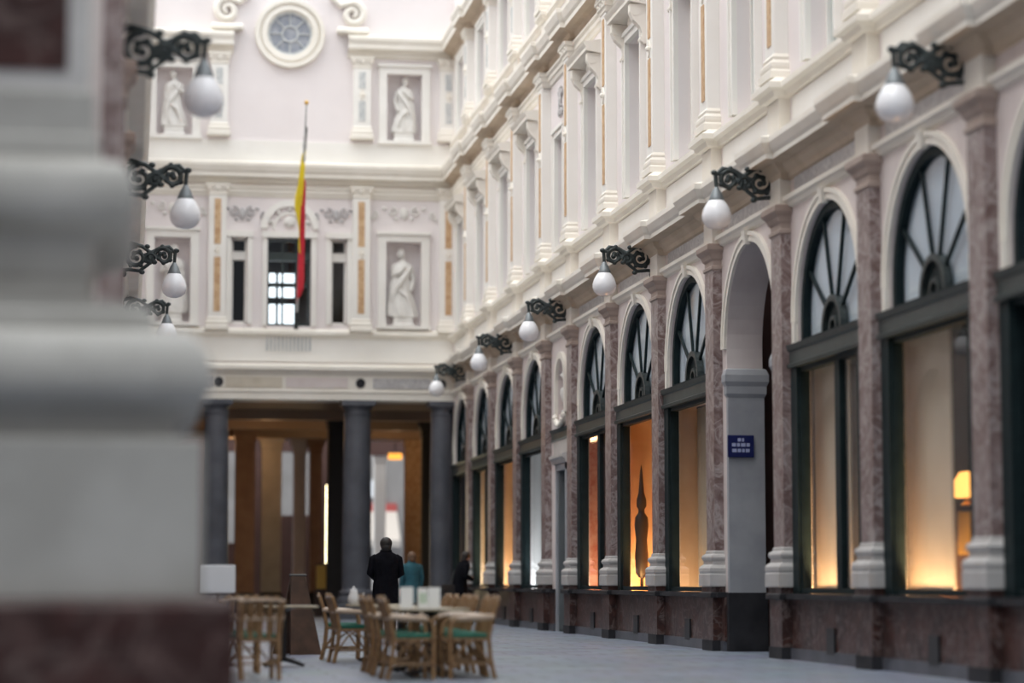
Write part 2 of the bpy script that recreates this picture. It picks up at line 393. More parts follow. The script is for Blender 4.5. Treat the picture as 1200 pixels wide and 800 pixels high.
for i, ((a, b), k) in enumerate(zip(BAYS, CONT)):
    if k == 'passage':
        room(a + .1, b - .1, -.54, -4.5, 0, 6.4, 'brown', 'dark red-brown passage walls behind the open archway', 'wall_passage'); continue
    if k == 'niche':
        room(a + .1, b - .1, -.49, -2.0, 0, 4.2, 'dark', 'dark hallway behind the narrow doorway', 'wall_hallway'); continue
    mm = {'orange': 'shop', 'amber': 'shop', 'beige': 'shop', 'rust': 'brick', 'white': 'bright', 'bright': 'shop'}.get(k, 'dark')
    room(a + .08, b - .08, -.02, -2.3, .5, 4.05, mm, 'walls of the shop behind ' + BAYNAME[k], 'wall_shop')
    room(a + .1, b - .1, -.02, -1.2, 4.06, 6.3, 'lblind', 'grey room behind the fanlight over ' + BAYNAME[k], 'wall_mezzanine')
    if k in LAMPC:
        c_, pw = LAMPC[k]
        ld = bpy.data.lights.new('shop_light', 'AREA'); ld.shape = 'RECTANGLE'; ld.size = 1.7; ld.size_y = .12; ld.color = c_; ld.energy = pw * 3
        lo = bpy.data.objects.new('shop_light', ld); COL.objects.link(lo)
        lo.location = RW((a + b) / 2 + .8, -.25, .6); lo.rotation_euler = (PI, 0, PI / 2)   # window uplight behind the sill

# ------------------------------------------------------------------ fanlight windows and shopfronts of the arcade
def fanlight(i, label):
    a, b = BAYS[i]; c = (a + b) / 2
    r = thing('window_%d' % (i + 1), label, 'window', RW(c, 0, 0), RR); r['kind'] = 'structure'
    def T(): return MB(L)
    m = T(); m.ring((0, ZS), HW - .11, HW, -.14, -.04, 0, PI, 24)
    for s in (-1, 1): m.wbox(min(s * HW, s * (HW - .11)), max(s * HW, s * (HW - .11)), -.14, -.04, 4.2, ZS)
    m.wbox(-HW, HW, -.14, -.04, 4.18, 4.28).build('frame', 'green', r)
    m = T()
    for t in (36, 72, 108, 144):
        t = math.radians(t); p, q = Vector((math.cos(t), 0, math.sin(t))), Vector((-math.sin(t), 0, math.cos(t))) * .024
        A = Vector((0, 0, 4.32)); fr, bk = Vector((0, -.075, 0)), Vector((0, -.115, 0)); tt = .38
        while (A + p * tt).z < ZS and abs((A + p * tt).x) < HW - .06 or (A + p * tt - Vector((0, 0, ZS))).length < HW - .06: tt += .02
        m.grid([[A + p * e + q + bk, A + p * e - q + bk, A + p * e - q + fr, A + p * e + q + fr] for e in (.38, tt)], True, True)
    m.build('glazing_bar', 'green', r)
    m = T(); m.ring((0, 4.28), .36, .44, -.14, -.03, 0, PI, 16)
    for t in (45, 90, 135):
        t = math.radians(t); m.tube([(.1 * math.cos(t), -.13, 4.28 + .1 * math.sin(t)), (.38 * math.cos(t), -.13, 4.28 + .38 * math.sin(t))], .02, 6)
    m.ring((0, 4.28), .12, .17, -.12, -.05, 0, PI, 12).build('rosette', 'iron', r)
    m = T(); m.ring((0, 4.28), .16, .38, -.12, -.09, 0, PI, 16); m.build('rosette_plate', 'green', r)
    m = T(); N = 24
    pts = [(HW, -.1, 4.2)] + [(HW * math.cos(PI * k / N), -.1, ZS + HW * math.sin(PI * k / N)) for k in range(N + 1)] + [(-HW, -.1, 4.2)]
    m.face(pts); m.build('pane', 'lglass', r)
    m = T(); m.face([(p_[0] * 1.0, -.152, p_[2]) for p_ in pts]); m.build('blind', 'lblind', r)
    m = T(); m.ring((0, ZS), HW + .01, HW + .12, 0, .04); m.ring((0, ZS), HW + .1, HW + .16, -.005, .06)
    for s in (-1, 1): m.wbox(min(s * (HW + .02), s * (HW + .16)), max(s * (HW + .02), s * (HW + .13)), 0, .05, 4.21, ZS)
    m.build('archivolt', 'cream', r)
    m = T(); m.grid([[(-.06, 0, 5.91), (.06, 0, 5.91), (.06, .08, 5.91), (-.06, .08, 5.91)], [(-.09, 0, 6.11), (.09, 0, 6.11), (.09, .11, 6.11), (-.09, .11, 6.11)]], True, True); m.build('keystone', 'cream', r)
    return r
LABF = {'dark': 'fanlight window over the dark shop window at the near end', 'cream': 'fanlight window over the shop with the glowing lamp', 'cream2': 'fanlight window next to the open archway, on its near side',
        'beige': 'fanlight window next to the open archway, on its far side', 'orange': 'fanlight window above the slender dark form in orange light', 'rust': 'fanlight window above the rust-red drapes',
        'white': 'small fanlight window above the white shop panel', 'amber': 'small fanlight window above the amber-lit shop', 'bright': 'small fanlight window over the shop with the bright tube', 'dim': 'smallest fanlight window, beside the dark portico column'}
LABS = {'dark': 'dark green shopfront of the dark shop at the near end', 'cream': 'dark green shopfront showing a cream screen and glowing lamp', 'cream2': 'dark green shopfront with one lit cream screen beside the archway',
        'beige': 'dark green shopfront with beige drapes just past the archway', 'orange': 'dark green shopfront with orange interior and slender dark form', 'rust': 'dark green shopfront hung with rust-red drapes',
        'white': 'dark green shopfront with plain white panel', 'amber': 'dark green shopfront glowing amber, next beyond the white panelled one', 'bright': 'dark green shopfront with bright white tube light', 'dim': 'dim dark green shopfront next to the portico column'}
def shopfront(i, label):
    a, b = BAYS[i]; c = (a + b) / 2
    r = thing('shopfront', label, 'shopfront', RW(c, 0, 0), RR, 'dark green shopfronts')
    T = lambda: MB(L)
    m = T(); m.grid([[(x, d, z) for d, z in ((-.3, 3.9), (.09, 3.9), (.1, 3.95), (.06, 3.97), (.06, 4.12), (.09, 4.14), (.11, 4.21), (-.3, 4.21))] for x in (-1.66, 1.66)], True, True)
    m.build('fascia', 'greenl', r)
    for s in (-1, 1):
        x0, x1 = sorted((s * 1.64, s * 1.36)); m = T(); m.wbox(x0, x1, .004, .05, .88, 3.92); x0, x1 = sorted((s * 1.415, s * 1.34)); m.wbox(x0, x1, -.13, .006, .88, 3.92); m.build('jamb', 'green', r)
    m = T(); m.wbox(-1.36, 1.36, -.15, .01, .88, .95); m.build('sill', 'green', r)
    m = T(); m.wbox(-1.36, 1.36, -.1, -.0, 3.84, 3.92); m.build('transom', 'green', r)
    if CONT[i] in ('cream2', 'bright', 'rust'):
        m = T(); m.wbox(.2, .42, -.12, -.01, .94, 3.85); m.build('mullion', 'green', r)
    m = T(); m.face([(-1.36, -.05, .9), (1.36, -.05, .9), (1.36, -.05, 3.9), (-1.36, -.05, 3.9)]); m.build('pane', 'glass', r)
    return r
for i, k in enumerate(CONT):
    if k in LABF: fanlight(i, LABF[k]); shopfront(i, LABS[k])

# the open archway: moulding, bluestone pier with the blue sign
c = cb[3]
r = thing('archway', 'pale moulded arch of the open passage', 'archway', RW(c, 0, 0), RR); r['kind'] = 'structure'
m = MB(L); m.ring((0, ZS), HW + .01, HW + .12, 0, .04); m.ring((0, ZS), HW + .1, HW + .16, -.005, .06); m.build('archivolt', 'cream', r)
m = MB(L); m.grid([[(-.06, 0, 5.91), (.06, 0, 5.91), (.06, .08, 5.91), (-.06, .08, 5.91)], [(-.09, 0, 6.11), (.09, 0, 6.11), (.09, .11, 6.11), (-.09, .11, 6.11)]], True, True); m.build('keystone', 'cream', r)
for s, lab in ((1, 'grey stone pier carrying the blue sign, far side of the archway'), (-1, 'grey stone pier on the near side of the archway')):
    q = thing('stone_pier', lab, 'pier', RW(c + s * (HW - .04), -.27, 0), RR)
    MB().box(-.07, .07, -.30, .30, .0, .87).build('plinth', 'dkstone', q)
    MB().box(-.05, .05, -.28, .28, .87, 3.8).build('shaft', 'bluestone', q)
    MB().square([(0, 3.78), (.03, 3.84), (.03, 3.95), (.06, 4.02), (.06, 4.12), (.03, 4.2), (0, 4.22)], .05, .28).build('capital', 'bluestone', q)
q = thing('street_sign', 'small blue enamel sign with pale lettering on the grey pier', 'sign', (9.03, c + HW - .125, 3.05), 0)
MB().box(-.2, .2, -.012, .012, -.165, .165, .006).build('plate', 'blue', q)
m = MB()
for z, ws in ((.095, (.05, .03)), (.02, (.06, .045, .07, .05)), (-.065, (.07, .05, .04, .06))):
    x = -sum(ws) / 2 - .008 * (len(ws) - 1)
    for w_ in ws: m.box(x, x + w_, -.016, -.011, z - .025, z + .025); x += w_ + .016
m.build('lettering', 'enamel', q)

# narrow doorway with carved niche above
c = cb[7]
r = thing('door_1', 'grey-blue half-open door in the narrow doorway bay', 'door', RW(c, 0, 0), RR); r['kind'] = 'structure'
m = MB(L); m.wbox(-.62, -.5, -.45, .04, 0, 3.45); m.wbox(.5, .62, -.45, .04, 0, 3.45); m.wbox(-.62, .62, -.45, .04, 3.33, 3.45); m.build('frame', 'bluestone', r)
m = MB(L); m.wbox(-.5, -.43, -.9, .0, 0, 3.33); m.wbox(-.43, -.415, -.8, -.1, .3, 1.5); m.wbox(-.43, -.415, -.8, -.1, 1.7, 3.1); m.build('leaf', 'cap', r)
m = MB(L); m.grid([[(x, d, z) for d, z in ((0, 3.45), (.08, 3.47), (.1, 3.54), (.15, 3.58), (.15, 3.64), (0, 3.68))] for x in (-.8, .8)], True, True); m.build('hood', 'base', r)
m = MB(L); m.wbox(-.85, .85, 0, .04, 3.66, 3.95); m.build('overdoor_panel', 'base', r)
m = MB(L); m.grid([[(x, d, z) for d, z in ((0, 3.95), (.05, 3.95), (.03, 4.0), (.03, 4.12), (.08, 4.2), (0, 4.22))] for x in (-1.15, 1.15)], True, True); m.build('fascia', 'greenl', r)
q = thing('niche', 'carved arched niche above the narrow doorway', 'niche', RW(c, 0, 0), RR); q['kind'] = 'structure'
m = MB(L); m.ring((0, 5.15), .5, .64, 0, .07); m.wbox(-.64, -.5, 0, .07, 4.5, 5.15); m.wbox(.5, .64, 0, .07, 4.5, 5.15); m.build('archivolt', 'cream', q)
m = MB(L); m.face([(-.5, -.29, 4.5), (.5, -.29, 4.5), (.5, -.29, 5.7), (-.5, -.29, 5.7)]); m.build('back', 'rose', q)
def bust(name, lab, loc, rz):
    q = thing(name, lab, 'bust', loc, rz)
    m = MB(); m.lathe([(.14, 0), (.16, .04), (.09, .1), (.12, .2)], seg=16); m.build('socle', 'base', q)
    m = MB(); m.lathe([(.1, .18), (.2, .26), (.27, .42), (.25, .52), (.1, .58), (.075, .66), (.09, .7)], seg=18, sy=.65); m.ball((0, -.02, .80), (.105, .125, .14)); m.ball((0, -.14, .79), (.025, .035, .04), 8, 5); m.ball((0, .03, .84), (.12, .13, .13)); m.build('figure', 'statue', q, True)
bust('bust', 'pale stone bust inside the arched niche', RW(c, -.13, 4.5), RR)
q = thing('festoon', 'carved stone festoon hanging below the arched niche', 'carving', RW(c, 0, 4.36), RR)
m = MB(L)
m.tube([(-.5 + k * .1, .05, .06 - .16 * (1 - ((k - 5) / 5) ** 2)) for k in range(11)], [.03 + .03 * math.sin(PI * k / 10) for k in range(11)], 8)
for k in range(9): m.ball((-.4 + k * .1, .09, .05 - .16 * (1 - ((k - 4) / 5) ** 2)), .045, 8, 5)
m.build('swag', 'cream', q, True)
m = MB(L); m.ball((-.52, .06, .08), .07, 10, 6); m.ball((.52, .06, .08), .07, 10, 6); m.build('knot', 'cream', q, True)

# shop contents
def panel_thing(name, lab, m_, u0, u1, d, z0, z1, folds=0):
    q = thing(name, lab, name.split('_')[-1], RW((u0 + u1) / 2, d, z0), RR)
    h = (u1 - u0) / 2; N = 40
    if folds:
        rows = []
        for dz in (0, z1 - z0):
            rows.append([(-h + 2 * h * t / N, .02 * math.sin(t * folds) - .02, dz) for t in range(N + 1)] + [(h - 2 * h * t / N, .02 * math.sin((N - t) * folds) + .02, dz) for t in range(N + 1)])
        MB().grid(rows, True, True).build('cloth', m_, q, True)
        MB().tube([(-h - .05, 0, z1 - z0 + .02), (h + .05, 0, z1 - z0 + .02)], .018, 8).build('rail', 'black', q)
    else:
        MB().box(-h, h, -.015, .015, 0, z1 - z0).build('panel', m_, q)
        MB().box(-h, h, -.03, .03, -.03, 0).build('foot', 'darkwood', q)
    return q
panel_thing('display_screen', 'tall cream screen lit from below beside the glowing lamp', 'panel', 26.25, 27.85, -.34, .93, 3.9)
panel_thing('display_screen', 'tall cream screen lit from below in the window by the archway', 'panel', 30.15, 31.75, -.34, .93, 3.9)
panel_thing('shop_drape', 'beige drape in the window just past the archway', 'panel', 37.7, 39.3, -.5, .93, 3.9, 1.1)
panel_thing('shop_drape', 'orange drape behind the slender dark form', 'orange', 41.6, 43.6, -.75, .93, 3.9, 1.0)
panel_thing('shop_drape', 'rust-red drape in the window beside the narrow doorway', 'brick', 45.6, 47.4, -.4, .93, 3.9, .9)
panel_thing('display_screen', 'plain white screen in a far shop window', 'bright', 52.0, 54.3, -.42, .93, 3.9)
panel_thing('shop_drape', 'amber drape in the far lit shop window', 'orange', 56.2, 58.3, -.4, .93, 3.9, 1.0)
q = thing('table_lamp', 'glowing orange lamp on a dark cabinet in the nearest shop', 'lamp', (9.75, 27.32, 1.92))
MB().lathe([(.09, 0), (.09, .02), (.03, .05), (.045, .1), (.02, .14), (.012, .2)], seg=20).build('base', 'gold', q, True)
MB().lathe([(.15, .1), (.165, .14), (.155, .3), (.09, .40), (.02, .41)], seg=24).build('lamp_shade', 'glow', q, True)
q = thing('cabinet', 'dark cabinet with gilded doors under the glowing lamp', 'cabinet', (9.75, 27.35, .85))
MB().box(-.25, .25, -.3, .3, 0, 1.07, .01).build('body', 'darkwood', q)
for s in (-1, 1):
    d_ = MB().box(min(s * .02, s * .22), max(s * .02, s * .22), -.325, -.3, .5, 1.0, .005).build('door', 'gold', q)
    MB().ball((s * .045, -.335, .75), .012, 8, 5).build('knob', 'black', d_)
q = thing('display_book', 'white folder leaning low in the nearest shop window', 'folder', (9.28, 25.9, .88), RR)
m = MB(); m.grid([[(-.12, -.01, 0), (.16, -.01, 0), (.16, .01, 0), (-.12, .01, 0)], [(-.12, .11, .42), (.16, .11, .42), (.16, .13, .42), (-.12, .13, .42)]], True, True); m.build('cover', 'bright', q)
m = MB(); m.box(-.12, .16, .0, .1, -.02, .01); m.build('stand', 'darkwood', q)
q = thing('display_form', 'slender dark brown form standing in the orange-lit window', 'display form', (9.13, 42.8, .88))
MB().lathe([(.17, 0), (.17, .03), (.03, .06), (.03, .25)], seg=20).build('base', 'leather', q, True)
MB().lathe([(.05, .22), (.11, .3), (.125, .6), (.10, .9), (.13, 1.15), (.12, 1.3), (.06, 1.38), (.055, 1.45), (.09, 1.5), (.09, 1.62), (.05, 1.75), (.025, 2.1), (.004, 2.25)], seg=20, sy=.75).build('body', 'leather', q, True)
q = thing('tube_lamp', 'bright white tube light in a far shop window', 'lamp', (9.25, 61.3, 1.0))
MB().lathe([(.12, 0), (.12, .03), (.02, .05), (.02, .2)], seg=14).build('base', 'black', q, True)
MB().lathe([(.03, .2), (.06, .24), (.06, 1.7), (.03, 1.74)], seg=14).build('tube', 'strip', q, True)
MB().lathe([(.035, 1.74), (.035, 1.8), (.01, 1.82)], seg=14).build('cap', 'black', q, True)

# ------------------------------------------------------------------ ground-floor pilasters
def make_pilaster(label, loc, rz):
    r = thing('marble_pilaster', label, 'pilaster', loc, rz, 'mottled marble pilasters of the shop arcade')
    T = lambda: MB()
    hx, hy = .26, .075; c = (0, -.065)
    pl = T().square([(.07, 0), (.07, .16)], hx, hy, c).build('foot_block', 'dkstone', r)
    T().square([(.055, .15), (.055, .8), (.05, .81)], hx, hy, c).build('plinth', 'plinth', r)
    T().square([(.09, .795), (.1, .8), (.1, .86), (.08, .88)], hx, hy, c).build('ledge', 'dkstone', r)
    T().square([(.07, .875), (.07, .965)], hx, hy, c).build('red_course', 'plinth', r)
    T().square([(.10, .96), (.105, .98), (.105, 1.14), (.095, 1.155), (.105, 1.19), (.105, 1.235), (.08, 1.27), (.045, 1.29), (.04, 1.34), (.065, 1.37), (.07, 1.40), (.055, 1.43), (.02, 1.45), (.015, 1.49), (0, 1.5)], hx, hy, c).build('base', 'base', r)
    T().square([(0, 1.49), (0, 5.79)], hx, hy, c).build('shaft', 'marble', r)
    T().square([(0, 5.75), (.025, 5.77), (.025, 5.81), (0, 5.83), (0, 5.9), (.03, 5.93), (.05, 5.99), (.09, 6.03), (.11, 6.06), (.11, 6.13), (.08, 6.15)], hx, hy, c).build('capital', 'tan', r)
    return r
M['tan2'] = mat('buff_capital_stone', (.34, .26, .22), .6, (.42, .335, .29), 2, 4)
LABP = []
for i in range(1, 12):
    LABP.append('marble pilaster between %s and %s' % (BAYNAME[CONT[i - 1]].replace('the ', '', 1), BAYNAME[CONT[i]].replace('the ', '', 1)))
SHORT = {'dark': 'dark near window', 'cream': 'glowing lamp window', 'cream2': 'second cream-lit window', 'passage': 'open archway', 'beige': 'beige-draped window', 'orange': 'orange-lit window', 'rust': 'rust-red draped window',
         'niche': 'narrow doorway', 'white': 'white-panelled window', 'amber': 'amber window', 'bright': 'bright tube window', 'dim': 'dim portico window'}
LABP = ['mottled marble pilaster between the %s and the %s' % (SHORT[CONT[i - 1]], SHORT[CONT[i]]) for i in range(1, 12)]
p0 = make_pilaster(LABP[0], RW(P[1], 0, 0), RR)
for ch in p0.children:
    if ch.name.startswith('capital'): ch.data.materials[0] = M['tan2']
for i in range(2, 12): dup(p0, RW(P[i], 0, 0), RR, LABP[i - 1])

# ------------------------------------------------------------------ upper pilasters and windows
def make_upper(label, z0, z1, group, inlay):
    r = thing('wall_pilaster' if False else 'inlaid_pilaster', label, 'pilaster', (0, 0, 0), RR, group)
    hx, hy = .24, .1; c = (0, -.1); zm = z0 + (z1 - z0) * .54
    T = lambda: MB()
    T().square([(.08, z0), (.08, z0 + .1), (.05, z0 + .13), (.06, z0 + .17), (.06, z0 + .22), (.02, z0 + .27), (.03, z0 + .31), (0, z0 + .36)], hx, hy, c).build('base', 'cream', r)
    T().square([(0, z0 + .34), (0, z1 - .3)], hx, hy, c).build('shaft', 'white', r)
    for a, b in ((z0 + .5, zm - .18), (zm + .18, z1 - .42)):
        m = MB(); m.box(-.09, .09, -.215, -.198, a, b); m.build('inlay', inlay, r)
    m = MB(); m.grid([[(0, -.23, zm - .16), (-.1, -.215, zm), (0, -.23, zm + .16), (.1, -.215, zm)], [(0, -.195, zm - .16), (-.1, -.195, zm), (0, -.195, zm + .16), (.1, -.195, zm)]], True, True); m.ball((0, -.235, zm), .045, 10, 6); m.build('rosette', 'cream', r)
    T().square([(0, z1 - .32), (.02, z1 - .3), (.02, z1 - .27), (0, z1 - .26), (.01, z1 - .2), (.06, z1 - .1), (.05, z1 - .08), (.09, z1 - .06), (.09, z1)], hx, hy, c).build('capital', 'cream', r)
    m = MB()
    for s in (-1, 1): MB().ball((s * .25, -.23, z1 - .13), (.06, .05, .07), 10, 6).build('volute', 'cream', r, True)
    m.ball((0, -.235, z1 - .12), (.08, .04, .09), 10, 6); m.build('leaf', 'cream', r, True)
    return r
gm = 'ochre-inlaid pilasters of the middle storey'
u0 = make_upper('x', 7.9, 11.95, gm, 'ochre')
YS = P[2:]  # 27.95 .. 62.7
n = len(YS)
def uplab(storey, j): 
    return 'slim white %s-storey pilaster with ochre inlay, %s back from the portico corner' % (storey, ORD[j])
u0.location = RW(YS[0], 0, 0); u0['label'] = uplab('middle', n - 1)
for j, y in enumerate(YS[1:], 1): dup(u0, RW(y, 0, 0), RR, uplab('middle', n - 1 - j))
YT = P[4:]
t0 = make_upper('x', 13.3, 15.62, 'inlaid pilasters of the top storey', 'taupe')
nt_ = len(YT)
tl = lambda j: 'slim white top-storey pilaster with grey inlay, %s back from the portico corner' % ORD[j]
t0.location = RW(YT[0], 0, 0); t0['label'] = tl(nt_ - 1)
for j, y in enumerate(YT[1:], 1): dup(t0, RW(y, 0, 0), RR, tl(nt_ - 1 - j))

def upper_window(name, label, loc, h, z0, z1, hood, rz=RR):
    r = thing(name, label, 'window', loc, rz); r['kind'] = 'structure'
    T = lambda: MB(L)
    m = T(); w_ = .17
    m.wbox(-h - w_, -h - .004, 0, .08, z0, z1 + w_); m.wbox(h + .004, h + w_, 0, .08, z0, z1 + w_); m.wbox(-h - .006, h + .006, -.01, .085, z1 + .004, z1 + w_ - .004)
    m.wbox(-h - w_ - .01, -h - w_ + .05, -.01, .11, z0 - .01, z1 + w_ - .06); m.wbox(h + w_ - .05, h + w_ + .01, -.01, .11, z0 - .01, z1 + w_ - .06); m.wbox(-h - w_ - .03, h + w_ + .03, 0, .12, z1 + w_ - .05, z1 + w_ + .03)
    m.build('surround', 'white', r)
    m = T(); m.wbox(-h + .003, -h + .07, -.3, -.2, z0 + .003, z1 - .003); m.wbox(h - .07, h - .003, -.3, -.2, z0 + .003, z1 - .003); m.wbox(-h + .01, h - .01, -.295, -.195, z1 - .08, z1 - .006); m.wbox(-h + .01, h - .01, -.295, -.195, z0 + .006, z0 + .1); m.wbox(-.035, .035, -.298, -.198, z0 + .01, z1 - .01)
    m.wbox(-h + .01, h - .01, -.29, -.192, z0 + (z1 - z0) * .7, z0 + (z1 - z0) * .7 + .06); m.build('sash', 'white', r)
    m = T(); m.face([(-h, -.25, z0), (h, -.25, z0), (h, -.25, z1), (-h, -.25, z1)]); m.build('pane', 'glass', r)
    m = T(); m.face([(-h, -.315, z0), (h, -.315, z0), (h, -.315, z1), (-h, -.315, z1)]); m.build('blind', 'blind', r)
    if hood:
        zt = z1 + w_
        m = T(); m.grid([[(x, d, z) for d, z in ((0, zt + .18), (.1, zt + .2), (.2, zt + .22), (.34, zt + .24), (.34, zt + .3), (.38, zt + .36), (.4, zt + .4), (.05, zt + .46), (0, zt + .46))] for x in (-h - .34, h + .34)], True, True); m.build('hood', 'cream', r)
        for s in (-1, 1):
            x = s * (h + .18); m = T()
            m.grid([[(x + e, d, z) for d, z in ((0, zt - .5), (.06, zt - .5), (.1, zt - .44), (.08, zt - .3), (.12, zt - .2), (.24, zt - .08), (.3, zt + .06), (.3, zt + .2), (0, zt + .2))] for e in (-.09, .09)], True, True)
            m.tube([(x - .1, .2, zt + .08), (x + .1, .2, zt + .08)], .09, 10); m.tube([(x - .1, .07, zt - .42), (x + .1, .07, zt - .42)], .055, 10)
            m.build('console', 'cream', r, False)
        m = T(); m.ball((0, .08, zt + .1), (.14, .07, .1), 10, 6)
        for s in (-1, 1): m.ball((s * .24, .06, zt + .1), (.1, .05, .05), 8, 5)
        m.build('crest', 'cream', r, True)
    return r
wn = 20
for i in UWIN:
    c, h = uw(i); wn += 1; ni = CONT[i] == 'niche'
    lab = 'tall hooded middle-storey window above the %s' % SHORT[CONT[i]] if not ni else 'plain narrow middle-storey window under a carved relief'
    upper_window('window_%d' % wn, lab, RW(c, 0, 0), h, 7.95, 10.35 if ni else 10.77, not ni)
for i in TWIN:
    c, h = uw(i); wn += 1
    upper_window('window_%d' % wn, 'top-storey window above the %s' % SHORT[CONT[i]], RW(c, 0, 0), h, 13.35, 15.3, False)

def spiral(c, r0, turns, a0, sgn=1, n=26, k=.12):
    return [(c[0] + r0 * (1 - (1 - k) * t / n) * math.cos(a0 + sgn * 2 * PI * turns * t / n), c[1] + r0 * (1 - (1 - k) * t / n) * math.sin(a0 + sgn * 2 * PI * turns * t / n)) for t in range(n + 1)]
def relief(label, loc, rz, w_, hgt, m_='cream', vertical=False, cat='relief'):
    r = thing('relief_carving', label, cat, loc, rz)
    m = MB(L)
    for s in (-1, 1):
        for (cx, cz, rad) in ((.3, .1, .3), (.75, -.1, .24)):
            pts = spiral((s * cx * w_ if not vertical else s * .25 * w_, cz * hgt if not vertical else (cx - .5) * hgt * 1.2), rad * min(w_, hgt) * .8, 1.4, PI / 2, s)
            m.tube([(x, .035, z) for x, z in pts], [.03 - .014 * t / len(pts) for t in range(len(pts))], 6)
    m.build('scroll', m_, r, True)
    MB(L).ball((0, .03, 0), (.12 * w_, .05, .3 * hgt), 10, 7).build('leafwork', m_, r, True)
    for s in (-1, 1):
        for k in range(3): MB(L).ball((s * (.2 + .3 * k) * w_ * (1 if not vertical else .4), .03, (.25 if k % 2 else -.25) * hgt), (.06, .035, .05), 8, 5).build('leafwork', m_, r, True)
    return r
relief('scroll relief on pale pink wall above the plain narrow window', RW(cb[7], 0, 11.05), RR, .5, .75, 'greym', True)

# ------------------------------------------------------------------ gas-lamp style brackets
def make_lamp(label, loc, rz):
    r = thing('bracket_lamp', label, 'lamp', loc, rz, 'globe lamps on wrought iron brackets')
    T = lambda: MB(L)
    m = T(); m.wbox(-.05, .05, 0, .03, -.26, .26); m.ball((0, .04, -.26), (.06, .05, .06), 10, 6); m.ball((0, .04, .26), (.06, .05, .06), 10, 6); m.build('wall_plate', 'iron', r)
    m = T()
    m.tube([(0, .02, .2), (0, .15, .25), (0, .34, .2), (0, .48, .1), (0, .64, .18), (0, .78, .2), (0, .88, .1), (0, .87, -.06)], [.038, .036, .034, .034, .034, .034, .032, .028], 8)
    m.tube([(0, .02, -.2), (0, .12, -.19), (0, .3, -.21), (0, .44, -.1), (0, .5, .06)], .03, 8); m.build('arm', 'iron', r, True)
    for cc, rad, a0, sg in (((.25, .02), .19, PI / 2, 1), ((.69, .04), .16, PI, -1), ((.47, .0), .1, 0, 1)):
        m = T(); pts = spiral(cc, rad, 1.5, a0, sg); m.tube([(0, a, b) for a, b in pts], [.044 - .018 * t / len(pts) for t in range(len(pts))], 7)
        m.ball((0, pts[-1][0], pts[-1][1]), .045, 8, 6)
        for t in range(1, 23, 3):
            a, b = pts[t]; k = 1.17; m.ball((0, cc[0] + (a - cc[0]) * k, cc[1] + (b - cc[1]) * k), (.04, .042, .042), 7, 5)
        m.build('scroll', 'iron', r, True)
    for d_, z_ in ((.06, .3), (.42, .2), (.9, .14), (.54, -.06), (.34, -.23)): T().ball((0, d_, z_), (.05, .05, .04), 8, 5).build('leaf', 'iron', r, True)
    m = MB(); c0 = (0, -.87, 0)
    m.lathe([(.02, -.05), (.035, -.07), (.05, -.1), (.07, -.13), (.095, -.2), (.11, -.235), (.11, -.25)], c0, 20).build('cap', 'cap', r, True)
    m = MB(); m.lathe([(.10, -.24), (.14, -.29), (.18, -.36), (.203, -.44), (.203, -.50), (.18, -.57), (.13, -.62), (.06, -.645), (.01, -.65)], c0, 24).build('globe', 'opal', r, True)
    return r
LY = [24.3, 32.2, 40.2, 48.1, 55.2, 63.0]
LABL = ['largest right-hand globe lamp, high beside the nearest fanlight', 'globe lamp left of the open archway, second from the near end', 'sharp globe lamp over the marble pilaster of the orange-lit window',
        'globe lamp just before the carved niche bay', 'small globe lamp beyond the carved niche', 'smallest globe lamp, against the portico entablature']
LABL[1] = 'globe lamp above the near side of the open archway'
l0 = make_lamp(LABL[0], RW(LY[0], .04, 6.52), RR)
for y, lab in zip(LY[1:], LABL[1:]): dup(l0, RW(y, .04, 6.52), RR, lab)
LABLL = ['highest left-hand globe lamp, left of the oculus', 'left-hand globe lamp with dark scroll near the pier, second highest', 'third left-hand globe lamp, against the left statue niche', 'lowest left-hand globe lamp, just above the pier moulding']
for y, lab in zip(LY[:4], LABLL): dup(l0, LW(y, .05, 6.36), LR, lab)

# ------------------------------------------------------------------ left wall
mb = MB(LW)
for a, b in zip(P[:-1], P[1:]):
    c = (a + b) / 2; hw = min(HW, (b - a) / 2 - .6); mb.arch(a, b, 0, 6.5, c, hw, .87, ZS, .3)
    mb.face([(c - hw, -.3, .87), (c + hw, -.3, .87), (c + hw, -.3, ZS + hw), (c - hw, -.3, ZS + hw)])
mb.face([(16.8, 0, 0), (20, 0, 0), (20, 0, 6.5), (16.8, 0, 6.5)]); mb.face([(16.8, 0, 0), (16.8, -6, 0), (16.8, -6, 6.5), (16.8, 0, 6.5)]); mb.face([(P[-1], 0, 0), (YE, 0, 0), (YE, 0, 6.5), (P[-1], 0, 6.5)])
wl = mb.build('wall_left', 'rose'); struct(wl, 'left arcade wall seen edge-on behind the pier', 'wall')
o = MB(LW).holes(16.8, YE + .2, 6.5, 17.6, [], .3).build('wall_left_upper', 'pink'); struct(o, 'upper storeys of the left wall', 'wall')
for pr, lab in ((CORN1, 'lower cornice along the left wall'), (LEDGE, 'sill course along the left wall'), (CORN2, 'upper cornice along the left wall'), (CORN3, 'topmost cornice along the left wall')):
    n_tr += 1
    o = MB(LW).sweep(16.8, YE, pr, []).build('trim_%d' % n_tr, 'cream'); struct(o, lab, 'cornice')
for j, y in enumerate([17.6, 20.0, 24.0, 27.95]):
    dup(p0, LW(y, 0, 0), LR, 'marble pilaster on the left wall behind the blurred pier, %s in line' % ORD[j])
o = struct(MB(LW).wbox(16.8, YE, 0, .05, 0, .85).build('baseboard_left', 'plinth'), 'red marble dado along the left wall', 'baseboard')

o = MB().holes(0, 1, 0, 1, [], 0) if False else MB(lambda u, d, z: (-6.2 + d, u, z)).wbox(-16, 16.8, -.2, 0, 0, 17.6).build('wall_side_passage', 'dark'); struct(o, 'far wall of the side passage left of the pier', 'wall')
